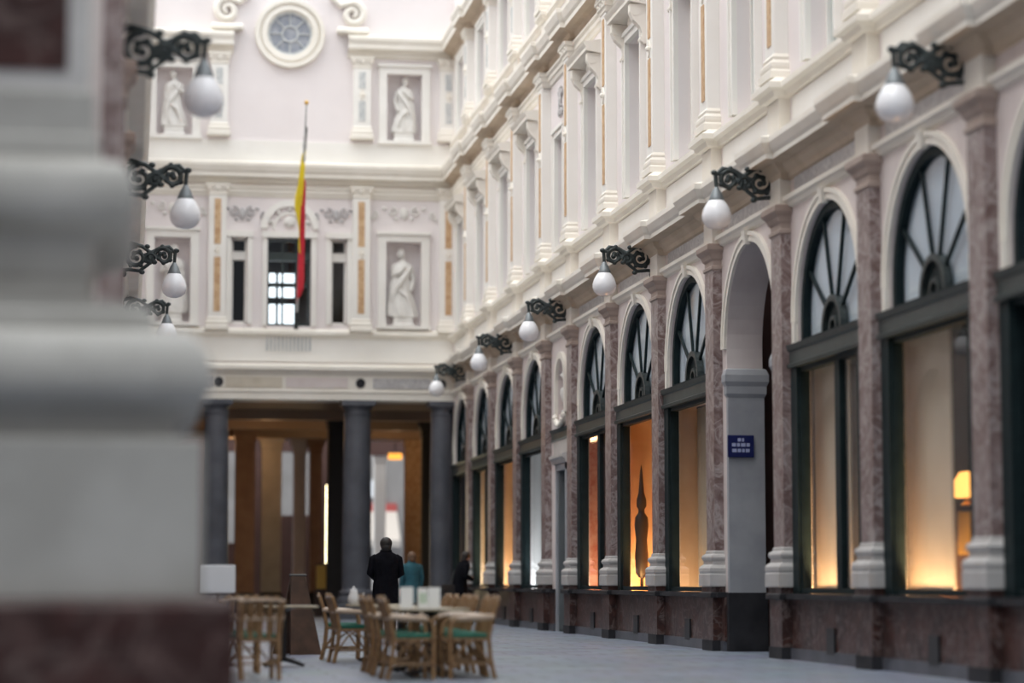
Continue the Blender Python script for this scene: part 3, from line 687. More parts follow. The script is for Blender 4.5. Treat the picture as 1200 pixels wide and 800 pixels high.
# ------------------------------------------------------------------ blurred foreground pier
FY = 14.0; PK = FY / 12.0
r = thing('stone_pier', 'huge blurred pier base with stacked mouldings in the left foreground', 'pier', (-.95 * PK, FY + .84, 0))
hx = .84
MB().square([(0.852, 0.000), (0.852, 0.910), (0.817, 0.951)], hx, hx).build('red_plinth', 'redplinth', r)
MB().square([(0.659, 0.945), (0.665, 0.968), (0.665, 1.808), (0.648, 1.826)], hx, hx).build('block', 'pier', r)
MB().square([(.50, 1.82), (.51, 1.93), (.57, 1.99), (.66, 2.03), (.70, 2.10), (.708, 2.17), (.69, 2.26), (.64, 2.35), (.57, 2.42), (.49, 2.432)], hx, hx).build('lower_torus', 'pier', r, True)
MB().square([(0.397, 2.427), (0.397, 2.543), (0.350, 2.561), (0.350, 2.602), (0.023, 2.625), (0.012, 2.765), (0.035, 2.800)], hx, hx).build('scotia', 'pier', r)
MB().square([(.02, 2.78), (.03, 2.95), (.06, 3.02), (.19, 3.06), (.26, 3.12), (.28, 3.22), (.262, 3.34), (.20, 3.42), (.093, 3.453)], hx, hx).build('upper_torus', 'pier', r, True)
MB().square([(0.070, 3.442), (0.070, 3.582), (0.035, 3.605), (0.035, 3.850), (0.000, 3.873)], hx, hx).build('neck', 'pier', r)
sh = MB().square([(0.000, 3.862), (0.000, 7.058)], hx, hx).build('shaft', 'base', r)
MB().box(-.72, .72, -hx - .012, -hx + .01, 3.98, 7.0).build('inlay', 'redplinth', sh)

# ------------------------------------------------------------------ end facade
mb = MB(EW)
CX = 4.28
ends = [(CX - .60, CX + .60, 8.05, 10.5), (2.68, 3.12, 8.1, 10.5), (5.44, 5.88, 8.1, 10.5), (6.97, 7.95, 8.1, 10.45), (.58, 1.56, 8.1, 10.45), (6.97, 7.95, 13.3, 15.2), (.58, 1.56, 13.3, 15.2)]
mb.holes(XL, XW, 6.9, 17.6, ends, .35)
mb.face([(6.97, -.35, 8.1), (7.95, -.35, 8.1), (7.95, -.35, 10.45), (6.97, -.35, 10.45)]); mb.face([(.58, -.35, 8.1), (1.56, -.35, 8.1), (1.56, -.35, 10.45), (.58, -.35, 10.45)])
mb.face([(6.97, -.35, 13.3), (7.95, -.35, 13.3), (7.95, -.35, 15.2), (6.97, -.35, 15.2)]); mb.face([(.58, -.35, 13.3), (1.56, -.35, 13.3), (1.56, -.35, 15.2), (.58, -.35, 15.2)])
we = mb.build('wall_back', 'pink'); struct(we, 'pale pink and white end facade above the portico', 'wall')
MB(EW).wbox(XL, XW, 0, .06, 7.05, 7.75).build('parapet_band', 'white', we)
MB(EW).wbox(XL, XW, 0, .06, 12.6, 13.2).build('plinth_band', 'white', we)
m = MB(EW)
for k in range(12): m.wbox(CX - .62 + k * .107, CX - .62 + k * .107 + .05, .06, .09, 7.35, 7.75)
m.build('balustrade_grille', 'taupe', we)
E1 = [(d, z + .06) for d, z in LEDGE]
for pr, u0_, u1_, lab in ((E1, XL, XW, 'sill course across the end facade'), (CORN2, XL, XW, 'cream cornice across the middle of the end facade'), (ARCH2, XL, XW, 'architrave band below the end facade cornice'),
                        ([(d, z) for d, z in CORN3], XL, 2.68, 'broken top cornice left of the oculus'), (CORN3, 5.85, XW, 'broken top cornice right of the oculus')):
    n_tr += 1
    o = MB(EW).sweep(u0_, u1_, pr, []); 
    o = o.build('trim_%d' % n_tr, 'cream'); struct(o, lab, 'cornice')
# portico entablature
o = MB(EW).grid([[(x, d, z) for d, z in ((-.8, 5.99), (.3, 5.99), (.3, 6.18), (.33, 6.2), (.33, 6.24), (.3, 6.26), (.3, 6.66), (.33, 6.68), (.38, 6.76), (.46, 6.8), (.46, 6.9), (.1, 7.0), (-.8, 7.0))] for x in (XL, XW)], True, True).build('trim_%d' % (n_tr + 1), 'cream')
struct(o, 'cream entablature above the portico columns', 'entablature')
for a, b, mm in ((.5, 2.2, 'greym'), (2.55, 4.1, 'buff'), (4.2, 5.9, 'rose'), (6.6, 8.2, 'greym')):
    MB(EW).wbox(a, b, .295, .325, 6.32, 6.6).build('frieze_panel', mm, o)
for x in (2.36, 6.25, 8.5):
    q = MB(lambda u, d, z: EW(u, d, z)); q.grid([[(x + .13 * math.cos(2 * PI * k / 18), d, 6.46 + .13 * math.sin(2 * PI * k / 18)) for k in range(18)] for d in (.295, .335)], True, True); q.build('roundel', 'dkstone', o)
wn = 50
def end_win(u, h, z0, z1, lab, arch=False):
    global wn
    wn += 1
    r = thing('window_%d' % wn, lab, 'window', EW(u, 0, 0), ER); r['kind'] = 'structure'
    m = MB(L); m.wbox(-h - .14, -h - .004, 0, .08, z0, z1 + .01); m.wbox(h + .004, h + .14, 0, .08, z0, z1 + .01); m.wbox(-h - .16, h + .16, 0, .12, z1, z1 + .16); m.build('surround', 'white', r)
    m = MB(L); m.wbox(-h, -h + .06, -.3, -.2, z0, z1); m.wbox(h - .06, h, -.3, -.2, z0, z1); m.wbox(-h, h, -.3, -.2, z1 - .06, z1); m.wbox(-h, h, -.3, -.2, z0, z0 + .08)
    m.wbox(-h, h, -.3, -.15, z1 - .62, z1 - .38)
    if h > .5: m.wbox(-.2, -.14, -.3, -.2, z0, z1); m.wbox(.2, .26, -.3, -.2, z0, z1); m.wbox(-h, h, -.3, -.2, z0 + 1.1, z0 + 1.22)
    m.build('sash', 'white' if h < .5 else 'greenl', r)
    m = MB(L); m.face([(-h, -.25, z0), (h, -.25, z0), (h, -.25, z1), (-h, -.25, z1)]); m.build('pane', 'glass', r)
    return r
rr = end_win(CX, .60, 8.05, 10.5, 'central window of the end facade behind the flag')
end_win(2.90, .22, 8.1, 10.5, 'narrow dark side window left of the flag'); end_win(5.66, .22, 8.1, 10.5, 'narrow dark side window right of the flag')
# room behind the end windows, its far side daylit
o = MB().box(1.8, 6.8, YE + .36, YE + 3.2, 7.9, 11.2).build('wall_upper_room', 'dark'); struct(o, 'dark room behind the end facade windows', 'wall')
bmx = bmesh.new(); bmx.from_mesh(o.data)
bmesh.ops.delete(bmx, geom=[f for f in bmx.faces if f.normal.y < -.9], context='FACES'); bmx.to_mesh(o.data); bmx.free()
q = thing('window_71', 'bright daylit window seen across the room behind the flag', 'window', (CX - .15, YE + 3.15, 0), 0); q['kind'] = 'structure'
skyp = mat('bright_daylit_glass', (.9, .93, .95), .4, emit=(.85, .93, 1), es=1.6)
MB(L).wbox(-.5, .5, 0, .02, 8.2, 9.9).build('pane', skyp, q)
m = MB(L); m.wbox(-.56, -.5, 0, .06, 8.1, 10); m.wbox(.5, .56, 0, .06, 8.1, 10); m.wbox(-.5, .5, 0, .06, 9.0, 9.2); m.wbox(-.04, .04, 0, .06, 8.2, 9.9); m.build('sash', 'greenl', q)
# arch relief above the central window
q = thing('arch_tympanum', 'white carved arch over the central window of the end facade', 'archway', EW(CX, 0, 0)); q['kind'] = 'structure'
m = MB(L); m.ring((0, 10.75), .62, .8, 0, .1); m.ring((0, 10.75), .4, .48, 0, .05); m.build('archivolt', 'white', q)
m = MB(L)
for t in (20, 55, 90, 125, 160): m.ball((.54 * math.cos(math.radians(t)), .04, 10.75 + .54 * math.sin(math.radians(t))), .06, 8, 5)
m.ball((0, .05, 10.95), (.18, .06, .16), 10, 6); m.build('rosette', 'statue', q, True)
for s in (-1, 1):
    relief('carved scroll spandrel %s of the arch over the flag' % ('left' if s < 0 else 'right'), EW(CX + s * 1.3, 0, 11.15), 0, .8, .6, 'greym')
relief('carved garland relief above the right lower statue niche', EW(7.46, 0, 11.25), 0, 1.1, .55, 'statue')
relief('carved garland relief above the left lower statue niche', EW(1.07, 0, 11.25), 0, 1.1, .55, 'statue')
# end pilasters
for u_, lab in ((2.29, 'left of the flag'), (6.26, 'right of the flag'), (8.70, 'in the right corner')):
    r = dup(u0, EW(u_, 0, 0), ER, 'ochre-inlaid pilaster on the end facade %s' % lab)
    r['group'] = 'pilasters of the end facade'
    r = dup(t0, EW(u_, 0, 0), ER, 'grey-inlaid top-storey pilaster on the end facade %s' % lab.replace('flag', 'oculus'))
    r['group'] = 'pilasters of the end facade'
# niche frames
for u_, z0, z1, lab in ((7.46, 8.1, 10.45, 'white frame of the right lower statue niche'), (1.07, 8.1, 10.45, 'white frame of the left lower statue niche'), (7.46, 13.3, 15.2, 'white frame of the right upper statue niche'), (1.07, 13.3, 15.2, 'white frame of the left upper statue niche')):
    q = thing('niche_frame', lab, 'frame', EW(u_, 0, 0)); q['kind'] = 'structure'
    m = MB(L); m.wbox(-.72, -.494, 0, .09, z0, z1 + .22); m.wbox(.494, .72, 0, .09, z0, z1 + .22); m.wbox(-.5, .5, -.01, .095, z1 + .004, z1 + .215); m.wbox(-.76, .76, 0, .15, z1 + .2, z1 + .28); m.wbox(-.76, .76, 0, .16, z0 - .1, z0); m.build('surround', 'white', q)
# oculus
q = thing('window_72', 'round oculus window high on the end facade', 'window', EW(4.24, 0, 16.25)); q['kind'] = 'structure'
m = MB(L)
for (r0, r1, d_) in ((.62, .98, .08), (.66, .78, .14), (.86, .96, .16)): m.ring((0, 0), r0, r1, 0, d_, 0, 2 * PI, 40)
m.build('surround', 'cream', q)
m = MB(L); m.ring((0, 0), .56, .64, -.05, .06, 0, 2 * PI, 36); m.ring((0, 0), .2, .24, 0, .05, 0, 2 * PI, 24)
for k in range(8):
    t = k * PI / 4; m.tube([(.22 * math.cos(t), .03, .22 * math.sin(t)), (.6 * math.cos(t), .03, .6 * math.sin(t))], .018, 6)
m.build('tracery', 'taupe', q)
m = MB(L); m.grid([[(.6 * math.cos(2 * PI * k / 32), d_, .6 * math.sin(2 * PI * k / 32)) for k in range(32)] for d_ in (.005, .015)], True, True)
m.build('pane', mat('grey_leaded_glass', (.22, .24, .28), .25, (.36, .37, .40), 6, 3), q)
for s, lab in ((-1, 'large stone scroll left of the oculus'), (1, 'large stone scroll right of the oculus')):
    q = thing('scroll_carving', lab, 'carving', EW(4.24 + s * 1.75, 0, 16.4))
    m = MB(L); pts = spiral((0, .45), .34, 1.5, PI / 2 if s > 0 else PI / 2, -s); m.tube([(a, .1, b) for a, b in pts], [.11 - .05 * t / len(pts) for t in range(len(pts))], 8)
    m.tube([(0, .1, .79), (-s * .35, .1, .7), (-s * .6, .1, .95)], .09, 8); m.build('volute', 'cream', q, True)
    m = MB(L); m.square([(0, -.12), (.05, -.08), (.05, 0), (0, .06)], .4, .12, (0, .1)); m.build('foot', 'cream', q)

# ------------------------------------------------------------------ statues
def statue(label, loc, rz, hgt, lean, arm):
    r = thing('statue', label, 'statue', loc, rz, 'stone statues in the niches')
    s = hgt / 1.85
    MB().square([(0, 0), (.03, .02), (.03, .05), (0, .08), (0, .24), (.03, .27), (.03, .3)], .27, .16).build('pedestal', 'statue', r)
    prof = [(.30, .28), (.31, .4), (.28, .62), (.25, .85), (.23, 1.0), (.225, 1.15), (.185, 1.3), (.20, 1.42), (.225, 1.55), (.20, 1.66), (.09, 1.73), (.062, 1.78), (.06, 1.83)]
    rows = []; sg = 28
    for q_, (rad, z) in enumerate(prof):
        cx = lean * math.sin((z - .3) * 2.1) * .07; amp = .035 * max(0, 1 - (z - .3) / 1.3)
        rows.append([((cx + (rad * 1.28 + amp * math.sin(7 * a + z * 3) + amp * .5 * math.sin(11 * a)) * math.cos(a)) * s, ((rad * .68 + amp * math.sin(7 * a + z * 3)) * math.sin(a)) * s, z * s + .3 * (1 - s)) for a in [2 * PI * k / sg for k in range(sg)]])
    m = MB(); m.grid(rows, True, True)
    hx = lean * .05 * s; hz = 1.95 * s + .3 * (1 - s)
    m.ball((hx, -.015, hz), (.11 * s, .12 * s, .14 * s), 16, 10); m.ball((hx, -.12 * s, hz - .01), (.018, .03, .03), 8, 5); m.ball((hx, .03, hz + .04), (.105 * s, .11 * s, .11 * s), 12, 8)
    z = lambda q_: q_ * s + .3 * (1 - s)
    for sd in (-1, 1):
        if arm == sd: pts = [(sd * .2 * s, 0, z(1.6)), (sd * .27 * s, -.06, z(1.36)), (sd * .12 * s, -.2, z(1.42)), (-sd * .02, -.22, z(1.58))]
        else: pts = [(sd * .2 * s, 0, z(1.6)), (sd * .28 * s, .01, z(1.32)), (sd * .24 * s, -.1, z(1.06)), (sd * .2 * s, -.14, z(.98))]
        m.tube(pts, [.075 * s, .065 * s, .05 * s, .03 * s], 10)
        m.ball(pts[-1], (.04, .035, .055), 8, 6)
    m.build('figure', 'statue', r, True)
    m = MB(); m.tube([(-lean * .2 * s, -.1, z(1.6)), (0, -.19, z(1.3)), (lean * .2 * s, -.17, z(1.02)), (lean * .26 * s, -.08, z(.7)), (lean * .25 * s, -.05, z(.4))], [.05, .075, .09, .08, .05], 10)
    m.tube([(lean * .24 * s, -.1, z(1.05)), (-lean * .1 * s, -.2, z(.8)), (-lean * .2 * s, -.16, z(.45))], [.06, .06, .04], 8); m.build('drapery', 'statue', r, True)
statue('draped stone statue in the right upper niche', EW(7.46, -.17, 13.3), ER, 1.62, 1, 1)
statue('draped stone statue in the right lower niche under the garland', EW(7.46, -.17, 8.1), ER, 1.95, -1, -1)
statue('draped stone statue in the left upper niche', EW(1.07, -.17, 13.3), ER, 1.62, -1, 1)
statue('draped stone statue in the left lower niche behind the lamps', EW(1.07, -.17, 8.1), ER, 1.95, 1, -1)

# ------------------------------------------------------------------ flag
r = thing('flag', 'black, yellow and red flag hanging from a slanting pole', 'flag', EW(CX + .2, .05, 8.0))
tip = Vector((0, -3.3, 5.6)); 
m = MB(); m.tube([(0, 0, 0), tip], [.035, .022], 10).build('pole', 'taupe', r, True)
m = MB(); m.ball(tip + Vector((0, -.03, .05)), .06, 12, 8).build('finial', 'gold', r, True)
m = MB(); m.tube([(0, .05, -.05), (0, -.25, .42)], .06, 10).build('socket', 'iron', r, True)
# cloth hangs in folds from the upper part of the pole
def cloth(name, c0, c1, ph):
    m = MB(); rows = []
    dirv = tip.normalized(); top0 = tip * .985
    for a in range(25):
        t = a / 24.0
        row = []
        for b in range(9):
            q = c0 + (c1 - c0) * b / 8
            p0_ = top0 - dirv * (.45 + q * 1.9)             # hoist along the pole
            drop = t * (.75 + 2.6 * min(1, max(0, q - .2) * 1.6)) * (1 - .1 * q)
            x = .10 * math.sin(q * 9 + ph + t * 1.2) * (.25 + .75 * t) + .05 * math.sin(q * 23 + t * 3)
            y = p0_.y * (1 - .25 * t) + .06 * math.sin(t * 5 + q * 6)
            row.append((x - .05 * t, y + t * .1, p0_.z - drop))
        rows.append(row)
    m.grid(rows)
    o = m.build(name, {'black_stripe': 'fblack', 'yellow_stripe': 'yellow', 'red_stripe': 'red'}[name], r, True)
    so = o.modifiers.new('thickness', 'SOLIDIFY'); so.thickness = .006
cloth('black_stripe', 0, .333, 0); cloth('yellow_stripe', .333, .667, 0); cloth('red_stripe', .667, 1, 0)

# ------------------------------------------------------------------ portico and the passage behind it
def column(label, x, y, rad=.36, m_='colstone'):
    r = thing('portico_column', label, 'column', (x, y, 0), 0, 'dark stone columns of the portico')
    MB().box(-rad - .14, rad + .14, -rad - .14, rad + .14, 0, .42, .02).build('plinth', m_, r)
    MB().lathe([(rad + .12, .42), (rad + .14, .46), (rad + .14, .54), (rad + .09, .6), (rad + .06, .64), (rad + .09, .69), (rad + .08, .74), (rad + .02, .78), (rad, .84)], seg=36).build('base', m_, r, True)
    MB().lathe([(rad, .83), (rad, 2.0), (rad * .96, 4.0), (rad * .90, 5.6)], seg=36).build('shaft', m_, r, True)
    MB().lathe([(rad * .9, 5.58), (rad * .97, 5.6), (rad * .97, 5.65), (rad * .9, 5.67), (rad * .9, 5.75), (rad * 1.05, 5.8), (rad * 1.1, 5.86)], seg=36).build('capital', m_, r, True)
    MB().box(-rad - .06, rad + .06, -rad - .06, rad + .06, 5.85, 5.985).build('abacus', m_, r)
column('dark portico column left of the wide opening', 2.33, YE + .05); column('dark portico column right of the wide opening', 6.2, YE + .05, .40); column('dark portico column in the right corner', 8.55, YE + .05, .33)
column('portico column hidden beside the left wall', .2, YE + .05)
o = MB().box(XL - .4, 12.2, YE + .82, 86, 5.985, 6.3).build('ceiling', 'ceil'); struct(o, 'tan ceiling of the passage behind the portico', 'ceiling')
m = MB(); 
for y in (70.5, 75, 79.5): m.box(XL, 12, y - .25, y + .25, 5.7, 5.99)
m.build('ceiling_beams', 'ceil', o)
o = MB().box(-.6, -.2, YE, 86, 0, 6).build('wall_passage_left', 'tan'); struct(o, 'tan left wall of the passage behind the portico', 'wall')
o = MB().box(11.0, 11.3, YE + .3, 86, 0, 6).build('wall_passage_right', 'tan'); struct(o, 'tan right wall of the passage behind the portico', 'wall')
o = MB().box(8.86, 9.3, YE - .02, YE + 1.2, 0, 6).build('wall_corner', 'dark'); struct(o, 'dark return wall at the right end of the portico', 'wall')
def pillar(label, x, y, w_, m_, h_=5.98):
    r = thing('passage_pillar', label, 'pillar', (x, y, 0), 0, 'square pillars in the passage')
    MB().square([(.08, 0), (.08, .5), (.05, .56), (.03, .62), (0, .66)], w_ / 2, w_ / 2).build('base', 'dkstone', r)
    MB().square([(0, .64), (0, h_ - .5)], w_ / 2, w_ / 2).build('shaft', m_, r)
    MB().square([(0, h_ - .52), (.03, h_ - .46), (.03, h_ - .36), (.1, h_ - .2), (.12, h_ - .1), (.12, h_)], w_ / 2, w_ / 2).build('capital', m_, r)
def X(px, y): return (px - 150) / 2905 * y / (1 - .159 * (px - 150) / 2905)
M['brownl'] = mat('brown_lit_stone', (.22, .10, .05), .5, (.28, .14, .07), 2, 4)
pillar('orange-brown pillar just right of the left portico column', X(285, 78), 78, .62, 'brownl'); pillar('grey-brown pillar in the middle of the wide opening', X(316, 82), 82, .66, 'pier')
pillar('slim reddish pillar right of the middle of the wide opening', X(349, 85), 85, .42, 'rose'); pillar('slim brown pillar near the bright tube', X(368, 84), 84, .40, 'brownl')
pillar('dark pillar just left of the central portico column', X(394, 71), 71, .6, 'dark'); pillar('brown pillar behind the right passage opening', X(427, 76), 76, .22, 'tan')
pillar('golden pillar beside the teal figure', X(482, 80), 80, .55, 'ochre'); pillar('dark pillar next to the right corner column', X(499, 74), 74, .36, 'dark')
pillar('pale pillar left of the awning', X(443, 91), 91, .42, 'white')
q = thing('tube_lamp', 'tall glowing tube lamp left of the central portico column', 'lamp', (X(386, 73), 73, 0))
MB().lathe([(.22, 0), (.22, .05), (.05, .08), (.05, .3)], seg=18).build('base', 'black', q, True)
MB().lathe([(.08, .28), (.15, .32), (.15, 3.9), (.08, 4.0)], seg=18).build('tube', 'strip', q, True)
MB().lathe([(.09, 4.0), (.09, 4.06), (.02, 4.08)], seg=18).build('cap', 'black', q, True)
# passage back wall with a doorway row of dark shops and daylight above
o = MB(lambda u, d, z: (u, 88 - d, z)).holes(-2, 20, 0, 9, [(3.4, 3.95, 2.4, 5.7), (5.45, 6.45, 3.4, 5.7), (8.2, 10.2, 0, 5.6)], .3).build('wall_far', 'brown'); struct(o, 'dark brown far wall of the passage', 'wall')
o = MB(lambda u, d, z: (u, 104 - d, z)).holes(-6, 24, 0, 12, [], .3).build('wall_street', 'facade'); struct(o, 'daylit street facade seen through the passage', 'wall')
q = thing('awning', 'beige street awning with a red band in the far opening', 'awning', (10.3, 103.34, 2.75))
m = MB(); m.grid([[(-1.1, -.9, 0), (1.1, -.9, 0), (1.1, -.86, 0), (-1.1, -.86, 0)], [(-1.1, .6, 1.3), (1.1, .6, 1.3), (1.1, .64, 1.3), (-1.1, .64, 1.3)]], True, True).build('canopy', 'awning', q)
MB().box(-1.1, 1.1, -.93, -.87, -.28, .0).build('valance', 'awning', q)
MB().box(-1.1, 1.1, .55, .7, 1.25, 1.6).build('band', 'awnred', q)
for s in (-1, 1): MB().tube([(s * .9, -.9, -.05), (s * .9, .6, .5)], .02, 6).build('arm', 'black', q)
q = thing('shop_sign', 'white sign board above the red awning band', 'sign', (10.1, 103.93, 4.6)); MB().box(-.75, .75, -.05, .05, 0, .75, .01).build('board', 'sign', q); MB().box(-.78, .78, -.03, .06, -.05, 0).build('frame', 'black', q)
q = thing('lit_sign', 'small orange lit sign at the top of the far opening', 'sign', (X(461, 86), 86, 5.35)); MB().box(-.24, .24, -.08, .08, 0, .22, .02).build('face', 'orglow', q); MB().tube([(0, 0, .3), (0, 0, .7)], .02, 6).build('hanger', 'black', q)
q = thing('showcase', 'low golden lit showcase beside the tube lamp', 'showcase', (X(378, 72), 72, 0))
MB().box(-.25, .25, -.2, .2, 0, .8, .01).build('body', 'darkwood', q); MB().box(-.22, .22, -.18, .18, .8, 1.5, .01).build('case', 'gold', q); MB().box(-.25, .25, -.2, .2, 1.5, 1.55).build('top', 'darkwood', q)
for (x, y, z, e, c_) in ((4.0, 72, 5.5, 26, (1, .58, .28)), (3.4, 80, 5.5, 40, (1, .55, .25)), (8.3, 77, 5.5, 30, (1, .65, .35))):
    ld = bpy.data.lights.new('passage_lamp', 'POINT'); ld.energy = e; ld.color = c_; ld.shadow_soft_size = .25
    lo = bpy.data.objects.new('passage_lamp', ld); COL.objects.link(lo); lo.location = (x, y, z)

# ------------------------------------------------------------------ cafe furniture
def make_chair(label):
    r = thing('rattan_chair', label, 'chair', (0, 0, 0), 0, 'rattan cafe chairs with green cushions')
    # faces +x; seat centre at the origin
    def front(s): return [(.22, s * .235, .0), (.225, s * .235, .3), (.225, s * .235, .54), (.20, s * .235, .615), (.13, s * .235, .645)]
    def rear(s): return [(-.27, s * .2, 0), (-.22, s * .205, .22), (-.20, s * .21, .44), (-.24, s * .225, .66), (-.30, s * .235, .84)]
    for s in (-1, 1):
        MB().tube(front(s), [.026, .025, .025, .022, .02], 8).build('leg', 'rattan', r, True)
        MB().tube(rear(s), [.027, .026, .026, .025, .024], 8).build('leg', 'rattan', r, True)
        m = MB(); m.tube([(.15, s * .24, .645), (0, s * .255, .652), (-.15, s * .25, .658), (-.26, s * .235, .665)], [.028, .034, .034, .026], 8).build('armrest', 'rattanl', r, True)
        m = MB(); m.tube([(.22, s * .23, .14), (.1, s * .225, .33), (0, s * .22, .40), (-.1, s * .215, .33), (-.23, s * .2, .14)], .012, 6); m.tube([(.22, s * .235, .16), (-.22, s * .205, .16)], .013, 6); m.build('brace', 'rattan', r, True)
        for p in ((.223, .235, .16), (.223, .235, .41), (-.225, .205, .16), (-.2, .21, .42)): MB().tube([(p[0], s * p[1], p[2] - .02), (p[0], s * p[1], p[2] + .02)], .026, 8).build('binding', 'bind', r, True)
    m = MB(); m.box(-.21, .23, -.235, .235, .405, .435, .008); m.tube([(.23, -.235, .42), (.23, .235, .42)], .018, 8); m.tube([(-.21, -.21, .42), (-.21, .21, .42)], .018, 8); m.build('seat_frame', 'rattan', r)
    m = MB(); m.tube([(.22, -.23, .14), (.225, -.1, .32), (.225, .1, .32), (.22, .23, .14)], .012, 6); m.tube([(-.235, -.2, .18), (-.235, .2, .18)], .013, 6); m.build('stretcher', 'rattan', r, True)
    m = MB(); m.square([(-.02, .435), (0, .445), (.004, .46), (0, .478), (-.025, .488)], .215, .22, (.005, 0)); m.build('cushion', 'cushion', r, True)
    m = MB(); N = 10
    for k in range(4):
        y = -.15 + k * .1; w_ = .034
        pts = [(-.205, y - w_, .44), (-.235, y - w_, .62), (-.285, y - w_, .82)] + [(-.30 - .012 * math.sin(PI * t / 6), y - w_ * math.cos(PI * t / 6), .845 + .03 * math.sin(PI * t / 6)) for t in range(7)] + [(-.285, y + w_, .82), (-.235, y + w_, .62), (-.205, y + w_, .44)]
        m.tube(pts, .017, 6)
    m.build('back_loops', 'rattan', r, True)
    m = MB(); m.tube([(-.295, -.235, .835), (-.312, -.12, .845), (-.316, 0, .848), (-.312, .12, .845), (-.295, .235, .835)], .019, 8); m.tube([(-.24, -.225, .64), (-.25, 0, .645), (-.24, .225, .64)], .012, 6); m.build('top_rail', 'rattanl', r, True)
    return r
c0 = make_chair('rattan chair nearest on the left of the long table, green seat fully visible')
c0.location = (2.99, 26.0, 0); c0.rotation_euler = (0, 0, math.radians(4))
dup(c0, (2.96, 26.95, 0), math.radians(-3), 'rattan chair second on the left of the tables, just behind the nearest')
dup(c0, (2.97, 27.95, 0), math.radians(2), 'rattan chair third on the left of the tables')
dup(c0, (2.86, 31.3, 0), math.radians(5), 'rattan chair beyond the gap on the left, in front of the cup')
dup(c0, (2.84, 32.6, 0), math.radians(-4), 'farthest rattan chair on the left, near the bright tube lamp')
RL = ['rattan chair nearest on the right of the tables, seen side-on', 'rattan chair second in the right-hand row', 'rattan chair third in the right-hand row', 'rattan chair fourth in the right-hand row', 'rattan chair fifth in the right-hand row', 'rattan chair last in the right-hand row, behind the menu cards']
for j, y in enumerate((26.1, 26.85, 27.65, 28.45, 29.25, 30.1)):
    dup(c0, (3.63 + .02 * (j % 2), y, 0), PI + math.radians((3, -4, 2, 5, -2, 3)[j]), RL[j])
dup(c0, (1.35, 26.1, 0), math.radians(100), 'blurred rattan chair standing alone beside the pier plinth, back turned')
dup(c0, (1.25, 28.0, 0), math.radians(95), 'rattan chair behind the lone blurred chair by the pier')

def make_table(label, loc):
    r = thing('cafe_table', label, 'table', loc, 0, 'square cafe tables in a row')
    MB().box(-.40, .40, -.36, .36, .715, .745, .008).build('table_top', 'tabletop', r)
    m = MB(); m.lathe([(.035, .06), (.035, .66), (.09, .70), (.2, .715)], seg=16).build('pedestal', 'black', r, True)
    m = MB()
    for k in range(4):
        a = PI / 4 + k * PI / 2; m.tube([(0, 0, .1), (.14 * math.cos(a), .14 * math.sin(a), .07), (.33 * math.cos(a), .33 * math.sin(a), .02)], [.035, .03, .02], 8)
    m.build('foot', 'black', r, True)
    return r
tb = make_table('cafe table carrying the three menu cards', (3.30, 26.7, 0))
dup(tb, (3.28, 28.0, 0), 0, 'second cafe table, behind the menu cards'); dup(tb, (3.28, 29.5, 0), 0, 'third cafe table, between the far right chairs'); dup(tb, (3.22, 31.4, 0), 0, 'cafe table with a white pot, beyond the gap'); dup(tb, (1.9, 30.0, 0), 0, 'cafe table partly hidden by the pier')
def card(label, x, y, w_, h_, green):
    q = thing('menu_card', label, 'menu card', (x, y, .745), math.radians(8 if green else -6), 'menu cards on the nearest table')
    m = MB(); 
    for s in (-1, 1): m.grid([[(-w_ / 2, s * .045, 0), (w_ / 2, s * .045, 0), (w_ / 2, s * .045 + .004, 0), (-w_ / 2, s * .045 + .004, 0)], [(-w_ / 2, -.002, h_), (w_ / 2, -.002, h_), (w_ / 2, .002, h_), (-w_ / 2, .002, h_)]], True, True)
    m.build('leaf', 'card', q)
    if green:
        m = MB(); m.grid([[(-w_ / 2 + .012, -.0465 + .045 * t, h_ * t), (w_ / 2 - .012, -.0465 + .045 * t, h_ * t)] for t in (.25, .8)]); m.build('print', 'cardg', q)
card('leftmost and widest white menu card on the table', 3.02, 26.5, .145, .235, False); card('middle menu card with pale green print', 3.20, 26.55, .11, .225, True); card('rightmost white menu card on the table', 3.335, 26.6, .13, .23, False)
q = thing('coffee_pot', 'small white pot on the table beyond the gap', 'pot', (2.87, 31.2, .745)); 
MB().lathe([(.055, 0), (.07, .02), (.075, .08), (.05, .15), (.045, .17)], seg=18).build('body', 'porcelain', q, True); MB().lathe([(.05, .168), (.04, .19), (.012, .2), (.016, .22), (.004, .23)], seg=14).build('lid', 'porcelain', q, True); MB().tube([(.07, 0, .05), (.12, 0, .1), (.13, 0, .15)], [.016, .012, .01], 8).build('spout', 'porcelain', q, True)
q = thing('drinking_glass', 'small clear glass beside the white pot', 'glass', (3.25, 31.1, .745)); MB().lathe([(.03, 0), (.035, .005), (.04, .12), (.037, .12), (.032, .012), (.002, .01)], seg=16).build('bowl', 'glass', q, True)
q = thing('notice_stand', 'white notice board on a post beside the pier', 'sign', (1.1, 30.2, 0))
MB().box(-.21, .21, -.02, .02, .90, 1.24, .008).build('board', 'sign', q); MB().tube([(0, .03, .03), (0, .03, 1.1)], .022, 10).build('post', 'black', q); MB().lathe([(.2, 0), (.2, .02), (.03, .04)], seg=20).build('foot', 'black', q)
q = thing('easel_board', 'dark folding board standing between the chair rows', 'board', (2.42, 35, 0), math.radians(20))
for s in (-1, 1): m = MB(); m.grid([[(-.24, s * .3, 0), (.24, s * .3, 0), (.24, s * .3 + .03, 0), (-.24, s * .3 + .03, 0)], [(-.11, 0, 1.12), (.11, 0, 1.12), (.11, .03, 1.12), (-.11, .03, 1.12)]], True, True); m.build('board', 'darkwood', q)
MB().tube([(-.13, .015, 1.12), (.13, .015, 1.12)], .02, 8).build('hinge', 'black', q)

